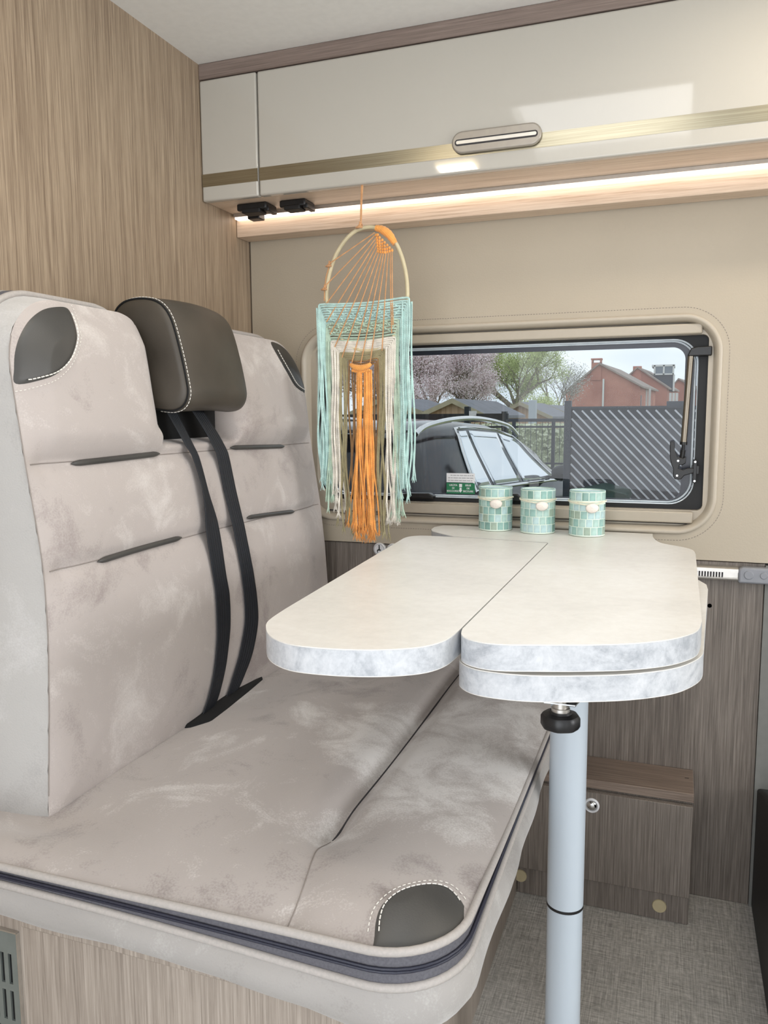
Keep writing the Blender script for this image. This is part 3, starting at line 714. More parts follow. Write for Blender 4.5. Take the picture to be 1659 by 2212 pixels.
# headrest
hr = thing('headrest', 'dark brown grey leather headrest in the middle of the backrest', 'headrest', (-.82, 1.24, 1.04))
HP = [(-.893, 1.150), (-.897, 1.215), (-.880, 1.240), (-.845, 1.247), (-.808, 1.240), (-.784, 1.215), (-.768, 1.165), (-.756, 1.110), (-.754, 1.085), (-.764, 1.066), (-.784, 1.058), (-.815, 1.060), (-.85, 1.066), (-.88, 1.09)]
HPs = [(p.x, p.y) for p in spline([(a, b_, 0) for a, b_ in HP], 6, True)]
hcx, hcz = -.82, 1.15
HY0, HY1 = 1.132, 1.338
def hring(y, f, sh=0): return [(hcx+(a-hcx)*f+sh, y, hcz+(b_-hcz)*f) for a, b_ in HPs]
rings = [hring(HY0+.006, .02), hring(HY0+.002, .4), hring(HY0+.0015, .78), hring(HY0+.003, .93), hring(HY0+.009, .985)]
for k in range(1, 12):
    t = k/12; rings.append([(p[0]+(.010*math.sin(math.pi*t) if p[0] > -.83 else 0), p[1], p[2]+.003*math.sin(math.pi*t)) for p in hring(HY0+.009+(HY1-HY0-.018)*t, 1.0)])
rings += [hring(HY1-.009, .985), hring(HY1-.002, .92), hring(HY1+.0, .7), hring(HY1-.003, .02)]
mb = MB(); loft(mb, rings, True, True); obj('pad', mb, M['leather_head'], hr, sharp=80, recalc=True)
mb = MB(); mb.tube(hring(HY0+.006, .975)[len(HPs)//14:int(len(HPs)*.82)], .0016, 6); obj('side_seam', mb, M['slot_black'], hr)
mb = MB(); dashes(mb, hring(HY0+.0115, 1.004)[len(HPs)//14:int(len(HPs)*.80)], .0007, .0045, .002, 5); obj('stitching', mb, M['stitch'], hr, kind='stuff')

# ------------------------------------------------------------------ seat belts
LB = [((1.160, 1.062), (1.192, 1.060)), ((1.177, 1.019), (1.208, 1.004)), ((1.194, .970), (1.228, .940)), ((1.202, .889), (1.246, .876)), ((1.203, .848), (1.250, .842)), ((1.211, .781), (1.257, .764)), ((1.217, .730), (1.265, .720)), ((1.214, .664), (1.262, .660)), ((1.197, .609), (1.243, .596)), ((1.170, .560), (1.216, .548)), ((1.15, .530), (1.192, .524))]
RB = [((1.239, 1.062), (1.276, 1.060)), ((1.265, 1.010), (1.304, 1.007)), ((1.283, .940), (1.322, .940)), ((1.295, .856), (1.334, .857)), ((1.307, .754), (1.347, .751)), ((1.311, .701), (1.352, .691)), ((1.308, .657), (1.348, .644)), ((1.288, .601), (1.328, .590)), ((1.260, .553), (1.302, .552)), ((1.24, .528), (1.279, .527))]
def belt(name, B, label, twist):
    a = spline([(0, *p[0]) for p in B], 8); b_ = spline([(0, *p[1]) for p in B], 8); n_ = len(a)
    K = 23
    def fn(u, v):
        i = int(round(v*(n_-1))); p = a[i].lerp(b_[i], u)
        rib = .0006*math.cos(u*math.pi*12) if .03 < u < .97 else -.001
        base = bx(p.y, min(p.z, .985), seams=False)-.35*max(0, p.z-.985)
        if twist: base += .010*math.exp(-((p.z-.92)/.05)**2)*(1-u)
        return (base+.005+rib, p.y, p.z)
    mb = MB().grid(K, n_, fn)
    o = obj(name, mb, M['belt'], sharp=80); m_ = o.modifiers.new('t', 'SOLIDIFY'); m_.thickness = .0012; m_.offset = 0
    return tag(o, label, 'seat belt', 'dark seat belts')
belt('seat_belt', LB, 'dark navy seat belt hanging down the backrest, left of the two', True)
belt('seat_belt', RB, 'dark navy seat belt hanging down the backrest, right of the two', False)
bk = MB().prism([(-.80, 1.10), (-.752, 1.105), (-.728, 1.135), (-.735, 1.20), (-.750, 1.30), (-.762, 1.38), (-.80, 1.38)], 2, .515, .536); obj_b = obj('belt_liner_shade', bk, M['slot_black'], bevel=.006, recalc=True); tag(obj_b, 'black belt slot liner and dark shadow between seat cushion and backrest', 'liner')  # black shape is the liner plus the crease shadow, modelled as one piece

# ------------------------------------------------------------------ table
tb = thing('folding_table', 'pale stone laminate folding table with white pole leg by the window', 'table', (-.13, 1.2, 0))
def sp2(pts, per=5, closed=True): return [tuple(p)[:2] for p in spline([(a, b_, 0) for a, b_ in pts], per, closed)]
leftL = [(-.2325, 1.572), (-.2325, .897)]+sp2([(-.2325, .897), (-.236, .850), (-.250, .818), (-.278, .796), (-.315, .781), (-.357, .774), (-.395, .776), (-.427, .795), (-.450, .824), (-.466, .860), (-.474, .92)], 4, False)[1:]+[(-.521, 1.545)]+sp2([(-.521, 1.545), (-.517, 1.572), (-.500, 1.590), (-.478, 1.594)], 4, False)[1:]+[(-.42, 1.594)]
rightL = [(-.2305, 1.57), (-.2305, .900)]+sp2([(-.2305, .900), (-.224, .872), (-.206, .855), (-.178, .850), (-.138, .861), (-.091, .877), (-.044, .898), (-.005, .926), (.018, .955), (.031, .985), (.036, 1.03)], 4, False)[1:]+[(.038, 1.53)]+sp2([(.038, 1.53), (.034, 1.573), (.018, 1.602), (-.004, 1.622), (-.024, 1.645), (-.034, 1.680), (-.040, 1.720), (-.042, 1.765)], 4, False)[1:]+[(-.470, 1.765), (-.497, 1.758), (-.508, 1.725), (-.505, 1.69), (-.494, 1.660), (-.455, 1.622), (-.43, 1.602), (-.235, 1.581)]
lowL = [(-.2365, 1.50), (-.2365, .925)]+sp2([(-.2365, .925), (-.233, .895), (-.214, .872), (-.185, .864), (-.142, .867), (-.091, .884), (-.040, .908), (.003, .942), (.026, .978), (.038, 1.015), (.0405, 1.06)], 4, False)[1:]+[(.056, 1.40), (.055, 1.44), (.044, 1.475), (.01, 1.51)]
def board(name, pl, z0, z1):
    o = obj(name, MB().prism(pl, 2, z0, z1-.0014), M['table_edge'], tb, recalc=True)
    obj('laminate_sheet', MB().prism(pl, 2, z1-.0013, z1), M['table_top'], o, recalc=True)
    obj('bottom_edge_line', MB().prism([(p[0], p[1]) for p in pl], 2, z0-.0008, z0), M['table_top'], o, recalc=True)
    return o
board('tabletop', rightL, .7700, .800)
board('side_leaf', leftL, .7700, .800)
board('lower_leaf', lowL, .7330, .7630)
obj('spacer', MB().box((-.20, 1.10, .763), (.0, 1.40, .770)), M['black'], tb)
obj('support_frame', MB().box((-.46, 1.60, .735), (-.10, 1.765, .769)), M['alu'], tb)
PXc, PYc = -.134, 1.15
obj('pole', MB().lathe([(.0268, .323), (.0268, .7325)], (PXc, PYc, 0), 40), M['pole'], tb)
obj('pole', MB().lathe([(.0262, .012), (.0262, .323)], (PXc, PYc, 0), 40), M['pole'], tb)
obj('pole_ring', MB().lathe([(.0262, .320), (.0272, .3205), (.0272, .3245), (.0262, .325)], (PXc, PYc, 0), 40), M['rubber'], tb)
obj('base_plate', MB().lathe([(.0001, 0), (.09, 0), (.09, .004), (.03, .012), (.0001, .012)], (PXc, PYc, 0), 40), M['alu'], tb)
kn = MB(); n_ = 40
kr = lambda t: .0228+.0005*math.cos(8*t)
loft(kn, [[(-.1185+kr(2*math.pi*k/n_)*f*math.cos(2*math.pi*k/n_), .93+kr(2*math.pi*k/n_)*f*math.sin(2*math.pi*k/n_), z) for k in range(n_)] for f, z in ((.55, .7025), (.6, .7005), (.9, .6985), (1, .695), (1, .686), (.93, .683), (.3, .682))], True, True)
ko = obj('clamp_knob', kn, M['black'], tb, recalc=True)
obj('knob_stem', MB().lathe([(.011, .7025), (.011, .7065), (.0085, .7068), (.0085, .733)], (-.1185, .93, 0), 16), M['alu'], ko)
obj('knob_washer', MB().prism([(-.136, .915), (-.10, .915), (-.094, .945), (-.136, .945)], 2, .715, .7165), M['chrome'], ko)
obj('knob_clip', MB().box((-.111, .925, .710), (-.100, .945, .7325)), M['rubber'], ko, bevel=.002)

# ------------------------------------------------------------------ candle holders
TINTS = [plain('mosaic_'+n_, c_, .18, grain=.06, gs=90, Coat_Weight=.5) for n_, c_ in (('aqua', (146, 184, 178)), ('mint', (170, 200, 194)), ('pale_blue', (176, 204, 206)), ('teal', (122, 160, 152)), ('sage', (154, 174, 160)))]
M['grout'] = plain('mint_grout', (226, 240, 228), .6, grain=.02)
M['cup_glass'] = plain('frosted_mint_glass', (168, 208, 202), .25, grain=.02, Transmission_Weight=.35)
M['string'] = plain('cream_string', (236, 232, 212), .85, grain=.05, gs=300)
M['shell'] = plain('cream_shell', (238, 230, 222), .5, grain=.05, gs=40)
HR, HH = .0365, .093
tile_me = {}
def tile_mesh(h, w_):
    if (h, w_) in tile_me: return tile_me[(h, w_)]
    g = MB(); n_ = 4; da = w_/HR; vs = []; fs = []
    for ro in (HR-.0005, HR+.0003, ):
        for zz in (0, h):
            vs += [(ro*math.sin(-da/2+da*k/n_), -ro*math.cos(-da/2+da*k/n_), zz) for k in range(n_+1)]
    m_ = n_+1
    for k in range(n_):
        fs += [(2*m_+k, 2*m_+k+1, 3*m_+k+1, 3*m_+k), (m_+k, m_+k+1, 3*m_+k+1, 3*m_+k)[::-1], (k, k+1, 2*m_+k+1, 2*m_+k)]
    fs += [(0, 2*m_, 3*m_, m_), (n_, m_+n_, 3*m_+n_, 2*m_+n_)]
    me = D.meshes.new('tile'); me.from_pydata(vs, [], fs); me.update(); me.materials.append(TINTS[0]); tile_me[(h, w_)] = me; return me
def holder(loc, label, seed, shell_a):
    rnd = random.Random(seed)
    t = thing('candle_holder', label, 'candle holder', loc, 'mosaic candle holders on the table', 0)
    cup = MB().lathe([(HR-.0015, 0), (HR, .001), (HR, HH-.001), (HR-.0008, HH), (HR-.0030, HH), (HR-.0035, HH-.002), (HR-.0035, .008), (.0005, .006)], n=48); obj('cup', cup, M['grout'], t, local=True)
    obj('inner_glass', MB().lathe([(HR-.0038, HH-.001), (HR-.0038, .009), (.0005, .0075)], n=40), M['cup_glass'], t, local=True)
    obj('rim', MB().tube([(HR*.972*math.cos(a*.2244), HR*.972*math.sin(a*.2244), HH) for a in range(28)], .0013, 6, closed=True), M['cup_glass'], t, local=True)
    rows = [(.0035, .0158), (.0207, .0152), (.0372, .0152), (.0537, .0125), (.0748, .0160)]
    per = 16
    for ri, (z, h) in enumerate(rows):
        off = rnd.random() if ri else .3
        for k in range(per):
            w_ = 2*math.pi*HR/per-.0017
            o = D.objects.new('tile', tile_mesh(h, round(w_, 5))); COL.objects.link(o); o.parent = t
            o.location = (0, 0, z); o.rotation_euler = (0, 0, 2*math.pi*(k+off+(.5 if ri % 2 else 0))/per)
            o.material_slots[0].link = 'OBJECT'; o.material_slots[0].material = rnd.choice(TINTS+TINTS[:3])
    sm = MB()
    for q, dz in ((0, .0705), (1, .0725)):
        sm.tube([((HR+.0018)*math.cos(a*.1309), (HR+.0018)*math.sin(a*.1309), dz+.0022*math.cos(a*.1309*2+q*2)-.003*math.exp(-((a*.1309-(1.5*math.pi+shell_a))/.5)**2)) for a in range(48)], .0011, 6, closed=True)
    so = obj('string', sm, M['string'], t, local=True)
    sa = shell_a; cx_, cy_ = (HR+.004)*math.sin(sa), -(HR+.004)*math.cos(sa)
    n1 = 30
    def shf(u, v):
        a = 2*math.pi*u; r_ = v
        x = .0135*r_*math.cos(a); z = .0110*r_*math.sin(a)*(1 if math.sin(a) < 0 else .8); d = .0045*(1-r_*r_)*(1+.06*math.cos(9*a))
        return (cx_+x*math.cos(sa), cy_-d+x*math.sin(sa), .061+z)
    obj('shell', MB().grid(n1, 8, shf, True), M['shell'], t, local=True, sharp=80, recalc=True).modifiers.new('s', 'SOLIDIFY').thickness = .001
    return t
for (px, py), lab, sd, sa in (((1070, 1143), 'round mint mosaic candle holder, leftmost, nearest the hanging macrame', 5, -.02), ((1161, 1149), 'round aqua mosaic candle holder standing between the two others', 11, .12), ((1267, 1155), 'round aqua mosaic candle holder, rightmost by the window latch', 23, .10)):
    p = at(px, py, 2, .8005); holder((p.x, p.y, .8005), lab, sd, sa+.25)

# ------------------------------------------------------------------ macrame hanging
def yarn(name, c, amt=.08):
    s = NT(name); co = s.coord((1, 1, 1)); n = s.noise(co, 60, 3)
    d = tuple(int(x*(1-amt)) for x in c); u = tuple(min(255, int(x*(1+amt*.5))) for x in c)
    s.l(s.ramp(n, [(.35, d), (.65, u)]), s.b.inputs['Base Color']); s.set(Roughness=.9, Sheen_Weight=.3)
    w_ = s.n('ShaderNodeTexWave'); w_.bands_direction = 'DIAGONAL'; w_.inputs['Scale'].default_value = 140; s.l(co, w_.inputs[0]); s.bump(w_.outputs['Fac'], .5, .0005); return s.m
Y_ = {'aqua': yarn('aqua_yarn', (184, 216, 210)), 'mint': yarn('mint_yarn', (184, 206, 186)), 'white': yarn('off_white_yarn', (232, 226, 214)), 'olive': yarn('olive_yarn', (160, 150, 116)),
      'brown': yarn('brown_yarn', (150, 116, 76)), 'orange': yarn('orange_yarn', (238, 164, 84)), 'cord': yarn('orange_cord', (204, 152, 104))}
M['hoop'] = plain('pale_wooden_hoop', (204, 192, 158), .55, grain=.06, gs=30)
MYP = 1.575
def mp_(px, py, dy=0):
    """macrame plane: 1 px = about a millimetre, hung at x -.614 below the cabinet door"""
    return Vector((-.6135+(px-790)*.001002, MYP+dy, 1.4345-(py-487)*.000951))
mh = thing('macrame_hanging', 'macrame wall hanging with orange cords and aqua, white and orange fringe', 'wall hanging', tuple(mp_(782, 402)))
rnd = random.Random(12)
hoop = [(722, 700), (708, 670), (703, 640), (704, 610), (712, 575), (725, 543), (745, 515), (768, 497), (792, 491), (815, 494), (838, 506), (856, 528), (868, 555), (876, 585), (880, 615), (880, 645), (874, 675), (862, 705), (840, 735), (805, 750), (765, 745), (738, 725)]
obj('hoop', MB().tube(spline([mp_(*p, .004) for p in hoop], 5, True), .0040, 10, closed=True), M['hoop'], mh)
hc_ = MB()
hc_.tube([mp_(781, 398, .010), mp_(781.5, 440, .004), mp_(782, 487)], .0014, 6).tube([mp_(783.5, 398, .010), mp_(783, 440, .005), mp_(783, 487)], .0014, 6)
obj('hanging_cord', hc_, Y_['cord'], mh)
def knot(px, py, s_=1.0, mat='cord', parent=None, name='knot'):
    mb = MB(); c = mp_(px, py)
    for k in range(3):
        a0 = k*.9; pts = [(c.x+(.0055*math.cos(t)*math.cos(a0)+.002*(k-1))*s_, c.y-.001+.0055*s_*math.sin(t), c.z+(.0045*math.cos(t)*math.sin(a0)+.0028*(k-1))*s_) for t in [i*.5236 for i in range(12)]]
        mb.tube(pts, .0016*s_, 6, closed=True)
    return obj(name, mb, Y_[mat], mh)
knot(781, 488, 1.1); knot(712, 564); knot(701, 613)
# thick wrap on the upper right of the hoop and the woven wedge below it
wr = [(814, 494), (828, 499), (843, 511), (855, 530)]
wp = spline([mp_(*p, .003) for p in wr], 8); rr = [.0055+.0028*math.sin(math.pi*min(1, max(0, i/(len(wp)-1))))+(.0006 if i % 3 == 0 else 0) for i in range(len(wp))]
obj('cord_wrap', MB().tube(wp, rr, 12), Y_['orange'], mh)
mb = MB()
for r_ in range(7):
    y = 508+r_*6; x0 = 815+r_*.6; x1 = 822+r_*5.2
    nk = max(2, int((x1-x0)/4.5))
    for k in range(nk):
        c = mp_(x0+(x1-x0)*(k+.5)/nk, y+3*math.sin(math.pi*(k+.5)/nk), -.003-.001*(k % 2)); mb.ball(c, .0028, .003, .0032, 8, 6)
obj('woven_wedge', mb, Y_['orange'], mh, kind='stuff')
# radiating cords: from the wedge down to the row where each one is tied
org = [((814, 505), (713, 563)), ((815, 510), (702, 611)), ((816, 517), (703, 651)), ((817, 524), (706, 686)), ((818, 532), (714, 713)), ((820, 540), (724, 741)), ((823, 546), (740, 764)), ((828, 549), (762, 776)), ((833, 549), (782, 778)), ((838, 548), (803, 776)), ((843, 546), (829, 752)), ((847, 544), (850, 716)), ((851, 540), (853, 700))]
for a, b_ in org:
    obj('cord', MB().tube([mp_(*a, -.004), mp_(a[0]*.5+b_[0]*.5, a[1]*.5+b_[1]*.5+1, -.007), mp_(*b_, -.006)], .00125, 6), Y_['cord'], mh)
obj('cord', MB().tube([mp_(711, 566), mp_(704, 588), mp_(700, 612), mp_(699, 640)], .0011, 6), Y_['cord'], mh)
# yarns: each runs up from its left fringe end, across in front and down on the right
def wob(px, py0, py1, dy, amp, sg_=1, drift=0):
    n_ = 9; ph = rnd.uniform(0, 6); out = []; fq = rnd.uniform(1.5, 3)
    for k in range(n_):
        t = k/(n_-1); out.append(mp_(px+amp*math.sin(ph+fq*3*t)*t**.7*1.0+drift*t**2, py0+(py1-py0)*t, dy+.004*math.sin(ph*2+t*4)*t))
    return out
def fray(mb, p, n_, L, spread):
    for _ in range(n_):
        d = Vector((rnd.uniform(-1, 1)*spread, rnd.uniform(-1, 1)*spread*.6, -1)).normalized()
        mb.tube([p+Vector((0, 0, .004)), p+d*L*rnd.uniform(.4, 1)], [.0010, .0004], 4)
def band(name, mat, n_, xl0, xl1, xr0, xr1, y0, y1, endl, endr, d0, d1, r=.0021, amp=6.5, sagv=4, nfray=12):
    mb = MB()
    for i in range(n_):
        t = (i+.5)/n_; xl, xr, yt = xl0+(xl1-xl0)*t, xr0+(xr1-xr0)*t, y0+(y1-y0)*t; dy = d0+(d1-d0)*t
        Lp = wob(xl, yt+7, rnd.uniform(*endl), dy, amp, 1, rnd.uniform(-7, 7)); Rp = wob(xr, yt+5, rnd.uniform(*endr), dy, amp, 1, rnd.uniform(-7, 8))
        mid = [mp_(xl+(xr-xl)*q, yt+sagv*math.sin(math.pi*q)-4*q*(1-t*.6)+rnd.uniform(-.6, .6), dy-.001*math.sin(q*9)) for q in (.03, .2, .4, .6, .8, .97)]
        pts = spline(Lp[::-1]+mid+Rp, 3); mb.tube(pts, r, 6)
        fray(mb, Lp[-1], nfray, .020, .38); fray(mb, Rp[-1], nfray, .020, .38)
    return obj(name, mb, Y_[mat], mh, kind='stuff', sharp=80)
band('aqua_fringe', 'aqua', 9, 688, 703, 889, 866, 645, 690, (1010, 1035), (1030, 1065), -.006, 0)
band('mint_fringe', 'mint', 7, 704, 712, 864, 855, 688, 728, (1045, 1075), (1080, 1110), -.002, .003)
band('white_fringe', 'white', 7, 712, 731, 858, 834, 726, 752, (1060, 1095), (1085, 1120), 0, .004, r=.0023, sagv=5)
band('olive_fringe', 'olive', 6, 732, 748, 834, 818, 752, 770, (1095, 1145), (1105, 1150), .001, .006)
band('brown_fringe', 'brown', 3, 749, 766, 818, 806, 768, 782, (1110, 1145), (1110, 1150), .004, .009)
# extra loose yarns hanging at both sides
for nm, mat, xs, yt, ends in (('loose_yarns', 'aqua', [684, 690, 695, 860, 868, 873, 877, 883, 888, 891], 650, (1015, 1060)), ('loose_yarns', 'white', [718, 724, 729, 838, 845, 851], 745, (1050, 1110)), ('loose_yarns', 'mint', [706, 709, 857, 862], 720, (1050, 1105))):
    mb = MB()
    for x in xs:
        Lp = wob(x, yt+rnd.uniform(-2, 8), rnd.uniform(*ends), rnd.uniform(-.008, .004), 4, 1, rnd.uniform(-6, 6)); mb.tube(spline(Lp, 3), .0021, 6); fray(mb, Lp[-1], 10, .014, .5)
    obj(nm, mb, Y_[mat], mh, kind='stuff', sharp=80)
# rows of aqua and mint knots
for nm, mat, rows in (('knot_rows', 'aqua', [(664, 708, 872), (673, 712, 866), (682, 715, 864)]), ('knot_rows', 'mint', [(692, 708, 858), (700, 712, 856), (708, 716, 854)])):
    mb = MB()
    for y, x0, x1 in rows:
        k = 0; x = x0
        while x < x1:
            c = mp_(x, y+2.5*math.sin(x*.25+y)-3*(x-x0)/(x1-x0)*(1 if mat == 'aqua' else .6), -.0035); a = R(rnd.choice([-40, 35, -20]))
            mb.tube([c+Vector((-.0035*math.cos(a), .001, -.0035*math.sin(a))), c+Vector((0, -.002, 0)), c+Vector((.0035*math.cos(a), .001, .0035*math.sin(a)))], [.0012, .0021, .0012], 6)
            x += rnd.uniform(5, 8)
    obj(nm, mb, Y_[mat], mh, kind='stuff', sharp=80)
# orange tassel in the middle
obj('tassel_bar', MB().tube(spline([mp_(758, 779, -.004), mp_(768, 785, -.007), mp_(782, 788, -.008), mp_(796, 785, -.007), mp_(804, 779, -.004)], 5), [.003+.0035*math.sin(math.pi*i/20)+(.0005 if i % 2 else 0) for i in range(21)], 12), Y_['orange'], mh)
mb = MB()
for i in range(12):
    c = mp_(764+i*3.4, 793+3*math.sin(math.pi*i/11), -.007); mb.ball(c, .0026, .003, .0034, 8, 6)
for i in range(30):
    x = 770+33*rnd.random(); Lp = wob(x, 792, rnd.uniform(1128, 1160), rnd.uniform(-.008, .005), 4.5, 1, (x-787)*.35+rnd.uniform(-5, 5)); mb.tube(spline(Lp, 3), .0020, 6); fray(mb, Lp[-1], 10, .018, .6)
for x, dx, e in ((771, -20, 1130), (774, -12, 1138), (800, 8, 1150), (803, 14, 1146)):
    Lp = wob(x, 795, e, 0, 4, 1, dx); mb.tube(spline(Lp, 3), .0017, 6); fray(mb, Lp[-1], 8, .014, .6)
obj('orange_fringe', mb, Y_['orange'], mh, kind='stuff', sharp=80)

# ------------------------------------------------------------------ outside
GZ = -.65
def ground(x0, y0, x1, y1, z): return MB().box((x0, y0, z-.1), (x1, y1, z))
s = NT('short_grass'); co = s.coord(); n = s.noise(co, 1.2, 8, .7)
s.l(s.ramp(n, [(.35, (108, 112, 84)), (.65, (160, 166, 130))]), s.b.inputs['Base Color']); s.set(Roughness=.95); M['grass'] = s.m
s = NT('grey_paving'); co = s.coord(); n = s.noise(co, 3, 8, .7)
s.l(s.ramp(n, [(.35, (96, 96, 98)), (.65, (136, 136, 136))]), s.b.inputs['Base Color']); s.set(Roughness=.9); M['paving'] = s.m
struct('ground', ground(-90, 1.95, 90, 9.2, GZ), M['paving']); D.objects['ground']['label'] = 'grey paving outside the window'
lawn = obj('lawn', ground(-120, 9.2, 120, 220, GZ+.01), M['grass']); lawn['kind'] = 'structure'; lawn['label'] = 'short green grass beyond the parking space'
# parked car, heading away to the right, seen over its rear right shoulder
M['car_black'] = plain('black_car_paint', (22, 22, 28), .10, 0, .05, 3, Specular_IOR_Level=.4)
s = NT('dark_mirror_glass'); s.set(Roughness=.03, Metallic=.75, Specular_IOR_Level=.8); s.b.inputs['Base Color'].default_value = (.80, .84, .88, 1); M['car_glass'] = s.m
s = NT('dark_rear_glass'); s.set(Roughness=.05, Specular_IOR_Level=.7); s.b.inputs['Base Color'].default_value = (.02, .022, .03, 1); M['car_rear_glass'] = s.m
M['tail_red'] = plain('red_tail_light', (120, 22, 26), .15, grain=.05)
CARA = R(-8.5)
cpos = (-1.66, 5.45, GZ)
car = thing('parked_car', 'black estate car with chrome window trim parked outside the window', 'car', cpos, rz=CARA)
# car space: y forward, x = 0 at the right flank, negative to the left, z up
ST = [(-.02, .55, 1.02, 1.30, .10), (.08, .42, 1.06, 1.50, .05), (.30, .30, 1.08, 1.60, .02), (.8, .28, 1.08, 1.65, 0), (1.5, .28, 1.07, 1.66, 0), (2.2, .28, 1.05, 1.62, 0), (2.7, .28, 1.03, 1.53, 0), (3.1, .28, 1.02, 1.36, 0), (3.45, .28, 1.00, 1.13, 0), (3.7, .28, .98, 1.02, .0), (4.2, .30, .90, .94, .05), (4.55, .40, .72, .76, .14)]
WID = 1.84
def section(y, sill, belt_, roof, ins):
    g = (roof-belt_)
    pts = [(-.05-ins, sill), (-.005-ins, sill+.12), (0-ins, (sill+belt_)/2), (-.02-ins, belt_-.06), (-.05-ins, belt_), (-.05-.30*g-ins, belt_+g*.55), (-.10-.36*g-ins, belt_+g*.86), (-.20-.40*g-ins, belt_+g*.97), (-.50-.3*g, roof), (-WID/2, roof+.012*(g > .2))]
    full = pts+[(-WID-p[0], p[1]) for p in pts[-2::-1]]
    return [(p[0], y, p[1]) for p in full]
from bisect import bisect
def stn(y):
    k = max(1, min(len(ST)-1, bisect([q[0] for q in ST], y))); a, b_ = ST[k-1], ST[k]; t = (y-a[0])/(b_[0]-a[0]); t = max(0, min(1, t))
    return tuple(a[i]+(b_[i]-a[i])*t for i in range(5))
ys_ = [-.02, .0, .03, .08, .15, .3]+[.45+.15*k for k in range(28)]
rings = [section(*stn(y)) for y in ys_]
mb = MB(); loft(mb, rings, True, True); obj('body', mb, M['car_black'], car, local=True, sharp=50, recalc=True)
def side_pt(y, h, o=.006):
    st_ = stn(y); belt_, roof = st_[2], st_[3]; g = roof-belt_
    kx = [(0, -.05), (.55, -.05-.30*g), (.86, -.10-.36*g), (.97, -.20-.40*g)]
    for (h0, x0), (h1, x1) in zip(kx, kx[1:]):
        if h <= h1 or h1 == .97: t = (h-h0)/(h1-h0); x = x0+(x1-x0)*t; break
    return (x+o, y, belt_+g*h)
def sidewin(name, ya, yb, ta=0, tb=0, parent=None):
    def fn(u, v):
        y0 = ya+ta*v; y1 = yb+tb*v; return side_pt(y0+(y1-y0)*u, .04+.80*v)
    o = obj(name, MB().grid(12, 8, fn), M['car_glass'], car, local=True); o.modifiers.new('s', 'SOLIDIFY').thickness = .006
    return o
sidewin('side_window', 1.10, 1.42, .16, 0); sidewin('side_window', 1.49, 2.20, .0, -.04); sidewin('side_window', 2.28, 3.34, -.06, -.66)
rim = [side_pt(1.02+.20*v, .0+.88*v, .012) for v in [k/8 for k in range(9)]]+[side_pt(1.25+(2.62-1.25)*k/16, .885, .012) for k in range(1, 17)]+[side_pt(2.62+.76*k/8, .885*(1-k/8)+.0, .012) for k in range(1, 9)]+[side_pt(3.38-(3.38-1.02)*k/16, 0, .012) for k in range(1, 16)]
mb = MB().tube(rim, .014, 8, closed=True); obj('chrome_trim', mb, M['chrome'], car, local=True)
for sx in (-.24, -WID+.24):
    mb = MB().tube(spline([(sx, .30, stn(.30)[3]-.04), (sx, .50, stn(.50)[3]+.0), (sx, 1.0, stn(1.0)[3]+.012), (sx, 1.6, stn(1.6)[3]+.012), (sx, 2.3, stn(2.3)[3]-.0), (sx, 2.6, stn(2.6)[3]-.05)], 6), .022, 8); obj('roof_rail', mb, M['chrome'], car, local=True)
# tailgate glass, lamps, spoiler
def rear(x0, x1, z0, z1, mat, nm, o=.012):
    def fn(u, v):
        z = z0+(z1-z0)*v; y = .12-.10*smoothstep(1.6, 1.0, z) if z > 1.0 else -.02
        xs_ = .05*(z-1.0); return (x0+xs_*-1+(x1-x0+2*xs_)*u, (.02+.16*smoothstep(1.05, 1.55, z))-o-.012, z)
    q = obj(nm, MB().grid(8, 8, fn), mat, car, local=True); q.modifiers.new('s', 'SOLIDIFY').thickness = .01; return q
rear(-.16, -WID+.16, 1.08, 1.46, M['car_rear_glass'], 'rear_window')
obj('spoiler', MB().box((-WID+.22, -.05, 1.575), (-.22, .22, 1.60)), M['car_black'], car, local=True, bevel=.01)
obj('tail_light', MB().box((-.30, -.05, .86), (-.012, .22, 1.04)), M['tail_red'], car, local=True, bevel=.03, seg=3)
obj('tail_light', MB().box((-WID+.012, -.05, .86), (-WID+.30, .22, 1.04)), M['tail_red'], car, local=True, bevel=.03, seg=3)
obj('rear_bumper', MB().box((-WID+.03, -.10, .32), (-.03, .15, .62)), M['rubber'], car, local=True, bevel=.05, seg=3)
for sx in (.10, -WID-.10):
    sg_ = 1 if sx > 0 else -1
    mb = MB().ball((sx, 3.02, 1.10), .11, .07, .085, 16, 10).box((min(sx, sx-sg_*.16), 3.01, 1.04), (max(sx, sx-sg_*.16), 3.07, 1.07)); obj('wing_mirror', mb, M['car_black'], car, local=True)
for wx, wy in ((-.11, .85), (-WID+.11, .85), (-.11, 3.6), (-WID+.11, 3.6)):
    wh = obj('wheel', MB().lathe([(.0001, -.10), (.30, -.10), (.335, -.07), (.335, .07), (.30, .10), (.0001, .10)], (wx, wy, .335), 28, 0), M['rubber'], car, local=True)
    obj('wheel_rim', MB().lathe([(.0001, .10), (.20, .104), (.23, .100), (.23, .06), (.0001, .06)][::-1], (wx, wy, .335), 20, 0), M['alu'], wh, local=True)

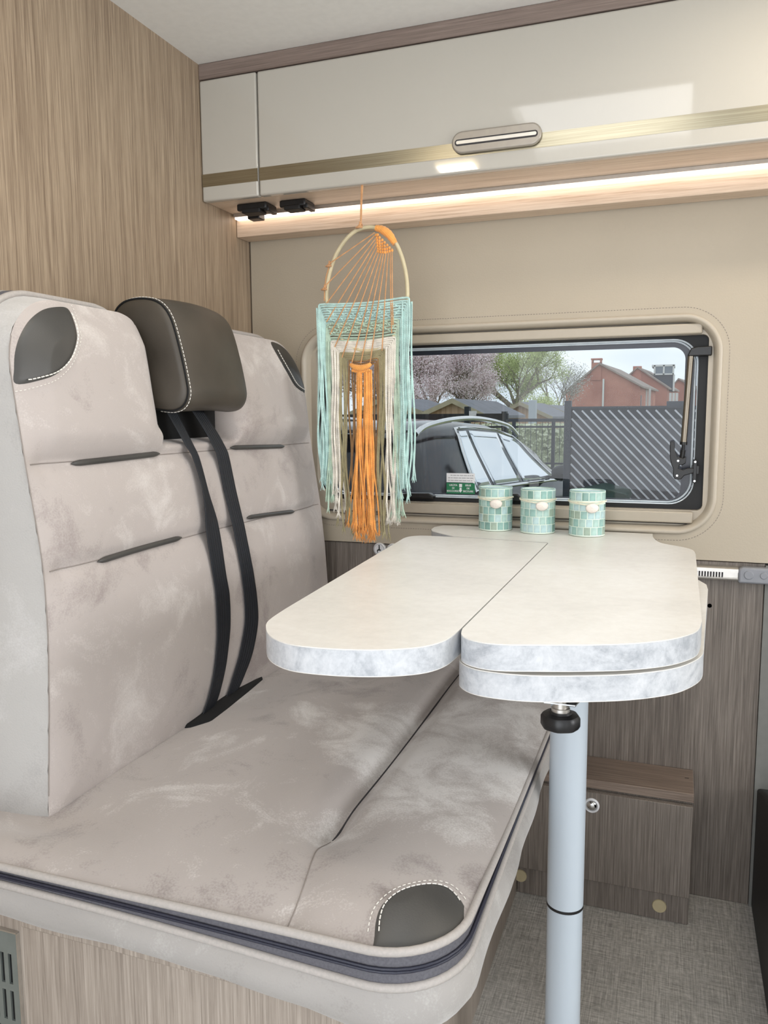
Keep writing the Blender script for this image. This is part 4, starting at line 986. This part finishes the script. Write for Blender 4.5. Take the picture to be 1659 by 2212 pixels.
# slatted fence panel, dark with bright diagonal battens
M['fence_dark'] = plain('anthracite_metal', (44, 48, 58), .5, grain=.05)
M['slat_grey'] = plain('grey_fence_slat', (104, 101, 106), .6, grain=.08, gs=9)
M['slat_light'] = plain('light_batten', (206, 206, 210), .5, grain=.06, gs=9)
FY = 7.6
p0 = at(1229, 880, 1, FY); p1 = at(1580, 877, 1, FY); fz1 = p0.z; fx0, fx1 = p0.x, p1.x+.3
fe = thing('slatted_fence', 'dark fence panel with light diagonal slats beyond the car', 'fence', (fx0, FY, GZ))
obj('post', MB().box((fx0-.035, FY-.05, GZ), (fx0+.025, FY+.03, fz1+.06)), M['fence_dark'], fe, bevel=.004)
obj('top_rail', MB().box((fx0, FY-.035, fz1-.012), (fx1, FY+.03, fz1+.006)), M['fence_dark'], fe)
obj('backing', MB().box((fx0, FY+.01, GZ+.02), (fx1, FY+.02, fz1-.06)), M['slat_grey'], fe)
obj('top_board', MB().box((fx0, FY+.004, fz1-.11), (fx1, FY+.024, fz1-.002)), M['fence_dark'], fe)
H_ = fz1-.02-(GZ+.03); sp_ = .080; k = -int(H_/sp_)-2
while fx0+.04+k*sp_ < fx1:
    xa = fx0+.04+k*sp_; za = fz1-.03; xb = xa+H_; zb = fz1-.03-H_*1.04
    # clip to the panel
    t0 = max(0, (fx0+.03-xa)/(xb-xa)); t1 = min(1, (fx1-xa)/(xb-xa))
    if t1-t0 > .03:
        A = (xa+(xb-xa)*t0, za+(zb-za)*t0); B = (xa+(xb-xa)*t1, za+(zb-za)*t1); wd = .0072
        obj('slat', MB().prism([(A[0]-wd*.7, A[1]-wd*.7), (B[0]-wd*.7, B[1]-wd*.7), (B[0]+wd*.7, B[1]+wd*.7), (A[0]+wd*.7, A[1]+wd*.7)], 1, FY-.03, FY-.012), M['slat_light'], fe, recalc=True)
    k += 1
# wheelie bin in front of the fence
q = at(1305, 1000, 1, 7.1)
bn = thing('wheelie_bin', 'dark green wheelie bin in front of the slatted fence', 'bin', (q.x, 7.1, GZ))
M['bin_green'] = plain('dark_green_bin', (34, 58, 50), .5, grain=.05)
mb = MB(); loft(mb, [[(q.x+x*f, 7.1+y*f, z) for x, y in rrect(-.20, .20, -.22, .22, .05, 4)] for f, z in ((.82, GZ+.02), (1, GZ+1.0))], True, True); obj('bin_body', mb, M['bin_green'], bn)
obj('bin_lid', MB().prism([(q.x-.23, GZ+1.0), (q.x-.21, GZ+1.05), (q.x, GZ+1.10), (q.x+.21, GZ+1.05), (q.x+.23, GZ+1.0)], 1, 6.85, 7.34), M['bin_green'], bn, bevel=.01, recalc=True)
# railing behind the car
RY = 10.9
a = at(700, 897, 1, RY); b_ = at(1229, 906, 1, RY)
rl = thing('garden_railing', 'dark metal railing behind the parked car', 'railing', ((a.x+b_.x)/2, RY, GZ))
z1 = b_.z
obj('top_rail', MB().box((a.x, RY-.02, z1-.03), (b_.x, RY+.02, z1+.012)), M['fence_dark'], rl)
obj('mid_rail', MB().box((a.x, RY-.015, z1-.11), (b_.x, RY+.015, z1-.085)), M['fence_dark'], rl)
obj('bottom_rail', MB().box((a.x, RY-.015, z1-.60), (b_.x, RY+.015, z1-.575)), M['fence_dark'], rl)
for px in (760, 900, 1110, 1195):
    c = at(px, 950, 1, RY); obj('post', MB().box((c.x-.022, RY-.022, GZ), (c.x+.022, RY+.022, z1+(.0 if px != 900 else 0))), M['fence_dark'], rl)
for k in range(46):
    x = a.x+(b_.x-a.x)*(k+.5)/46; obj('wire', MB().box((x-.003, RY-.003, z1-.59), (x+.003, RY+.003, z1-.02)), M['fence_dark'], rl)
bm_ = thing('dark_beam_gate', 'dark gate beam with a stub post behind the car roof', 'gate', (at(900, 900, 1, 10.3).x, 10.3, GZ))
a = at(690, 903, 1, 10.3); b_ = at(1098, 899, 1, 10.3)
obj('beam', MB().box((a.x, 10.27, b_.z-.04), (b_.x, 10.33, b_.z+.035)), M['rubber'], bm_)
c = at(1010, 878, 1, 10.3); obj('post', MB().box((c.x-.034, 10.25, GZ), (c.x+.034, 10.36, c.z)), M['rubber'], bm_, bevel=.01)
obj('hinge', MB().box((c.x+.035, 10.24, c.z-.12), (c.x+.13, 10.27, c.z-.06)), M['alu'], bm_)
b2 = at(1085, 899, 1, 10.3); obj('post', MB().box((b2.x, 10.25, GZ), (b2.x+.06, 10.35, b2.z+.06)), M['rubber'], bm_)

# sheds
M['shed_wood'] = wood('shed_cladding', (150, 118, 88), (178, 146, 116), (196, 168, 140), fine=.05)
M['shed_roof'] = plain('grey_felt_roof', (128, 128, 134), .9, grain=.06, gs=4)
M['fascia'] = plain('weathered_fascia', (168, 158, 134), .8, grain=.05, gs=5)
M['brick'] = None
s = NT('red_brick_wall'); co = s.coord()
s.l(s.ramp(s.noise(co, .5, 6, .6), [(.35, (176, 112, 94)), (.65, (204, 140, 120))]), s.b.inputs['Base Color']); s.set(Roughness=.9); M['brick'] = s.m  # red brick lightened, distance haze put into the colour
M['roof_tile'] = plain('brown_grey_roof', (158, 142, 132), .85, grain=.08, gs=2)
M['ridge'] = plain('white_frame', (222, 222, 220), .6, grain=.02)
M['house_glass'] = plain('house_window_glass', (120, 130, 140), .1, grain=.05)
M['dormer'] = plain('dark_dormer_cladding', (62, 66, 78), .7, grain=.05)
def gable(name, label, group, pts, Yd, depth, wall, roofm, fascia, cat='shed', roof_shift=0, over=.25, group_=None):
    """pts: eaves left, apex, eaves right given in the photograph; the gable end faces the van"""
    a, b_, c = [at(*p, 1, Yd) for p in pts]
    t = thing(name, label, cat, (b_.x, Yd, GZ), group)
    pl = [(a.x, GZ), (a.x, a.z), (b_.x, b_.z), (c.x, c.z), (c.x, GZ)]
    def P(x, z, k): return (x+roof_shift*k, Yd+depth*k, z)
    mb = MB(); vs = [P(x, z, 0) for x, z in pl]+[P(x, z, 1) for x, z in pl]; mb.add(vs, [(0, 1, 2, 3, 4), (9, 8, 7, 6, 5), (0, 5, 6, 1), (3, 8, 9, 4), (1, 6, 7, 2), (2, 7, 8, 3)])
    obj('walls', mb, wall, t, recalc=True)
    th = over*.5
    for (e, s_) in ((a, -1), (c, 1)):
        d = Vector((e.x-b_.x, 0, e.z-b_.z)).normalized(); ex = e.x+d.x*over; ez = e.z+d.z*over; k0 = -over/depth
        vs = [P(b_.x, b_.z+.02, k0), P(ex, ez+.02, k0), P(ex, ez+.02, 1.02), P(b_.x, b_.z+.02, 1.02)]
        vs += [(x, y, z+th) for x, y, z in vs]
        obj('roof_slope', MB().add(vs, [(0, 1, 2, 3), (7, 6, 5, 4), (0, 4, 5, 1), (1, 5, 6, 2), (2, 6, 7, 3), (3, 7, 4, 0)]), roofm, t, recalc=True)
        if fascia:
            vs = [P(b_.x, b_.z+.02+th, k0*1.1), P(ex, ez+.02+th, k0*1.1), P(ex, ez+.02-th*.6, k0*1.1), P(b_.x, b_.z+.02-th*.6, k0*1.1)]; vs += [(x, y+.04, z) for x, y, z in vs]
            obj('fascia_board', MB().add(vs, [(3, 2, 1, 0), (4, 5, 6, 7), (0, 1, 5, 4), (1, 2, 6, 5), (2, 3, 7, 6), (3, 0, 4, 7)]), fascia, t, recalc=True)
    return t, a, b_, c
sh = 'wooden garden sheds beyond the railing'
gable('garden_shed', 'wooden shed, largest gable, between macrame and gate post', sh, [(928, 893), (980, 869), (1045, 900)], 20, 5, M['shed_wood'], M['shed_roof'], M['fascia'], roof_shift=0, over=.16)
gable('garden_shed', 'wooden shed behind the pale flue post', sh, [(1098, 888), (1125, 874), (1186, 902)], 27, 5, M['shed_wood'], M['shed_roof'], M['fascia'], roof_shift=0, over=.16)
gable('garden_shed', 'low grey roofed shed nearest the slatted fence post', sh, [(1160, 890), (1184, 879), (1228, 898)], 34, 5, M['shed_wood'], M['shed_roof'], M['fascia'], roof_shift=0, over=.16)
gable('garden_shed', 'shed roof glimpsed through the macrame fringe', sh, [(770, 893), (830, 866), (905, 892)], 20.5, 4, M['shed_wood'], M['shed_roof'], M['fascia'], over=.16)
q = at(1150, 864, 1, 16); tag(obj('flue_post', MB().box((q.x-.075, 16, GZ), (q.x+.075, 16.12, q.z)), plain('pale_grey_metal', (176, 182, 190), .5, grain=.03), bevel=.01), 'pale grey post standing between the sheds', 'post')
# houses
hg = 'red brick gabled houses in the distance'
t, a, b_, c = gable('brick_house', 'nearest red brick house with chimney on its gable', hg, [(1222, 848), (1296, 788), (1383, 835)], 70, 12, M['brick'], M['roof_tile'], None, 'house', roof_shift=.9, over=.3)
q = at(1290, 774, 1, 70); obj('chimney', MB().box((q.x-.45, 69.9, q.z-1.8), (q.x+.35, 70.7, q.z-.35)).box((q.x-.5, 69.9, q.z-.12), (q.x+.4, 70.7, q.z)).box((q.x-.45, 69.9, q.z-.4), (q.x-.33, 70.7, q.z-.1)).box((q.x+.23, 69.9, q.z-.4), (q.x+.35, 70.7, q.z-.1)), M['brick'], t)
q = at(1303, 850, 1, 69.9); obj('downpipe', MB().box((q.x-.07, 69.8, GZ), (q.x+.07, 69.95, q.z+1.2)), M['ridge'], t)
obj('side_window_strip', MB().prism([(70.5, c.z-3.2), (81, c.z-3.2), (81, c.z-.7), (70.5, c.z-.7)], 0, c.x+.05, c.x+.10), M['house_glass'], t)
for px in (1389, 1396, 1403):
    q = at(px, 862, 1, 74); obj('window_frame', MB().box((q.x-.10, 74, q.z-1.4), (q.x+.10, 74.1, q.z+.9)), M['ridge'], t)
t, a, b_, c = gable('brick_house', 'second red brick house with dark dormer box on its roof', hg, [(1330, 838), (1378, 796), (1441, 838)], 84, 10, M['brick'], M['roof_tile'], None, 'house', roof_shift=.9, over=.3)
q = at(1379, 791, 1, 84); obj('chimney', MB().box((q.x-.5, 83.9, q.z-1.6), (q.x+.3, 84.8, q.z)), M['brick'], t)
d0 = at(1412, 810, 1, 86); d1 = at(1454, 845, 1, 86); dm = obj('dormer', MB().box((d0.x, 86, d1.z), (d1.x, 90, d0.z)), M['dormer'], t)
obj('dormer_window', MB().box((d0.x+.1, 85.9, d0.z), (d1.x-.05, 89.8, d0.z+.85)), M['house_glass'], dm)
for x in (d0.x, (d0.x+d1.x)/2-.08, d1.x-.12): obj('window_frame', MB().box((x, 85.8, d0.z), (x+.16, 85.95, d0.z+.95)), M['ridge'], dm)
obj('window_frame', MB().box((d0.x-.2, 85.8, d0.z+.82), (d1.x+.1, 90, d0.z+1.0)).box((d0.x, 85.8, d0.z-.02), (d1.x, 85.95, d0.z+.12)).box((d1.x-.05, 85.9, d1.z), (d1.x+.12, 86.5, d0.z)), M['ridge'], dm)
for px in (1448, 1455, 1462):
    q = at(px, 862, 1, 84); obj('window_frame', MB().box((q.x-.12, 84, q.z-1.4), (q.x+.12, 84.2, q.z+.6)), M['ridge'], t)
gable('brick_house', 'third red brick house cut by the right window edge', hg, [(1440, 850), (1466, 820), (1510, 846)], 98, 8, M['brick'], M['roof_tile'], None, 'house', roof_shift=1, over=.3)
q = at(1440, 872, 1, 60); q2 = at(1500, 866, 1, 60)
tag(obj('low_extension', MB().box((q.x, 60, GZ), (q2.x, 64, q2.z)), M['dormer'], bevel=.02), 'flat roofed grey garage in front of the brick houses', 'garage')
# trees
M['bark'] = plain('tree_bark', (146, 134, 122), .9, grain=.12, gs=6)
def leafmat(name, a, b_):
    s = NT(name); oi = s.n('ShaderNodeNewGeometry'); s.l(s.ramp(oi.outputs['Random Per Island'], [(0, a), (1, b_)]), s.b.inputs['Base Color']); s.set(Roughness=.8)
    s.b.inputs['Subsurface Weight'].default_value = 0; return s.m
M['blossom'] = leafmat('pink_blossom', (222, 196, 200), (252, 242, 244)); M['young_leaf'] = leafmat('young_green_leaf', (168, 182, 112), (212, 220, 156)); M['grey_twig'] = leafmat('pale_twig', (150, 148, 138), (196, 196, 190))
def tree(name, label, px, Yd, height, spread, leaf, nleaf, seed, ls=.11, low=.25, depth=6, group='trees beyond the sheds'):
    rnd = random.Random(seed); q = at(px, 880, 1, Yd); base = Vector((q.x, Yd, GZ))
    t = thing(name, label, 'tree', tuple(base), group); br_ = MB(); tips = []
    def grow(p, d, L, r, k):
        n_ = 4; pts = [p]; dd = d.copy()
        for i in range(n_):
            dd = (dd+Vector((rnd.uniform(-1, 1), rnd.uniform(-1, 1), rnd.uniform(-.4, .6)))*.16).normalized(); pts.append(pts[-1]+dd*(L/n_))
        br_.tube(pts, [r*(1-.35*i/n_) for i in range(n_+1)], 5 if k < 3 else 3, cap=False)
        if k >= 2: tips.extend(pts[1:])
        if k == depth: return
        for j in range(3 if k < 2 else rnd.choice((2, 3))):
            az = rnd.uniform(0, 2*math.pi); sp = rnd.uniform(.45, 1.0)*spread
            nd = (dd+Vector((math.cos(az)*sp, math.sin(az)*sp, rnd.uniform(-.15, .35)))).normalized()
            grow(pts[-1] if j < 2 else pts[2], nd, L*rnd.uniform(.68, .86), r*.62, k+1)
    grow(base, Vector((rnd.uniform(-.08, .08), 0, 1)).normalized(), height*low, height*.020, 0)
    obj('branches', br_, M['bark'], t, sharp=80)
    lf = MB()
    for _ in range(nleaf):
        p = rnd.choice(tips)+Vector((rnd.gauss(0, 1), rnd.gauss(0, 1), rnd.gauss(0, 1)))*.24
        u = Vector((rnd.gauss(0, 1), rnd.gauss(0, 1), rnd.gauss(0, 1))).normalized(); v = u.orthogonal().normalized(); s_ = ls*rnd.uniform(.5, 1.1)
        lf.add([p-u*s_, p+v*s_*.6, p+u*s_, p-v*s_*.6], [(0, 1, 2, 3)])
    obj('foliage', lf, leaf, t, kind='stuff')
    return t
tree('blossom_tree', 'pink blossoming tree left of centre in the window view', 938, 40, 14.5, .95, M['blossom'], 44000, 4, .046, low=.12)
tree('blossom_tree', 'smaller pink blossom tree beside the green tree', 1020, 47, 14, .95, M['blossom'], 38000, 8, .050, low=.12)
tree('blossom_tree', 'pink tree seen through the macrame strands', 800, 42, 14.5, .95, M['blossom'], 24000, 15, .055, low=.12)
tree('budding_tree', 'budding green tree in the middle of the window view', 1118, 49, 15, .8, M['young_leaf'], 44000, 21, .046, low=.13)
tree('budding_tree', 'low green bushy tree at the foot of the larger green tree', 1168, 44, 4.6, .9, M['young_leaf'], 20000, 33, .05, low=.18, depth=5)
tree('bare_tree', 'pale bare tree beside the nearest brick house', 1203, 62, 7.0, .6, M['grey_twig'], 3000, 41, .06)
# pale hedge behind the railing
hm = leafmat('pale_hedge_leaf', (186, 192, 160), (214, 218, 192)); rnd = random.Random(5)
a = at(700, 912, 1, 13); b_ = at(1235, 916, 1, 13); lf = MB()
for _ in range(30000):
    p = Vector((rnd.uniform(a.x, b_.x+.6), 13+rnd.uniform(-.25, .25), rnd.uniform(GZ, b_.z))); u = Vector((rnd.gauss(0, 1), rnd.gauss(0, 1), rnd.gauss(0, 1))).normalized(); v = u.orthogonal().normalized(); s_ = rnd.uniform(.02, .05)
    lf.add([p-u*s_, p+v*s_*.6, p+u*s_, p-v*s_*.6], [(0, 1, 2, 3)])
hd_ = thing('hedge', 'low pale green hedge behind the dark railing', 'hedge', ((a.x+b_.x)/2, 13, GZ))
obj('foliage', lf, hm, hd_, kind='stuff')
obj('hedge_core', MB().box((a.x, 12.85, GZ), (b_.x+.5, 13.15, b_.z-.08)), plain('hedge_shadow', (168, 174, 146), .9, grain=.2, gs=9), hd_)
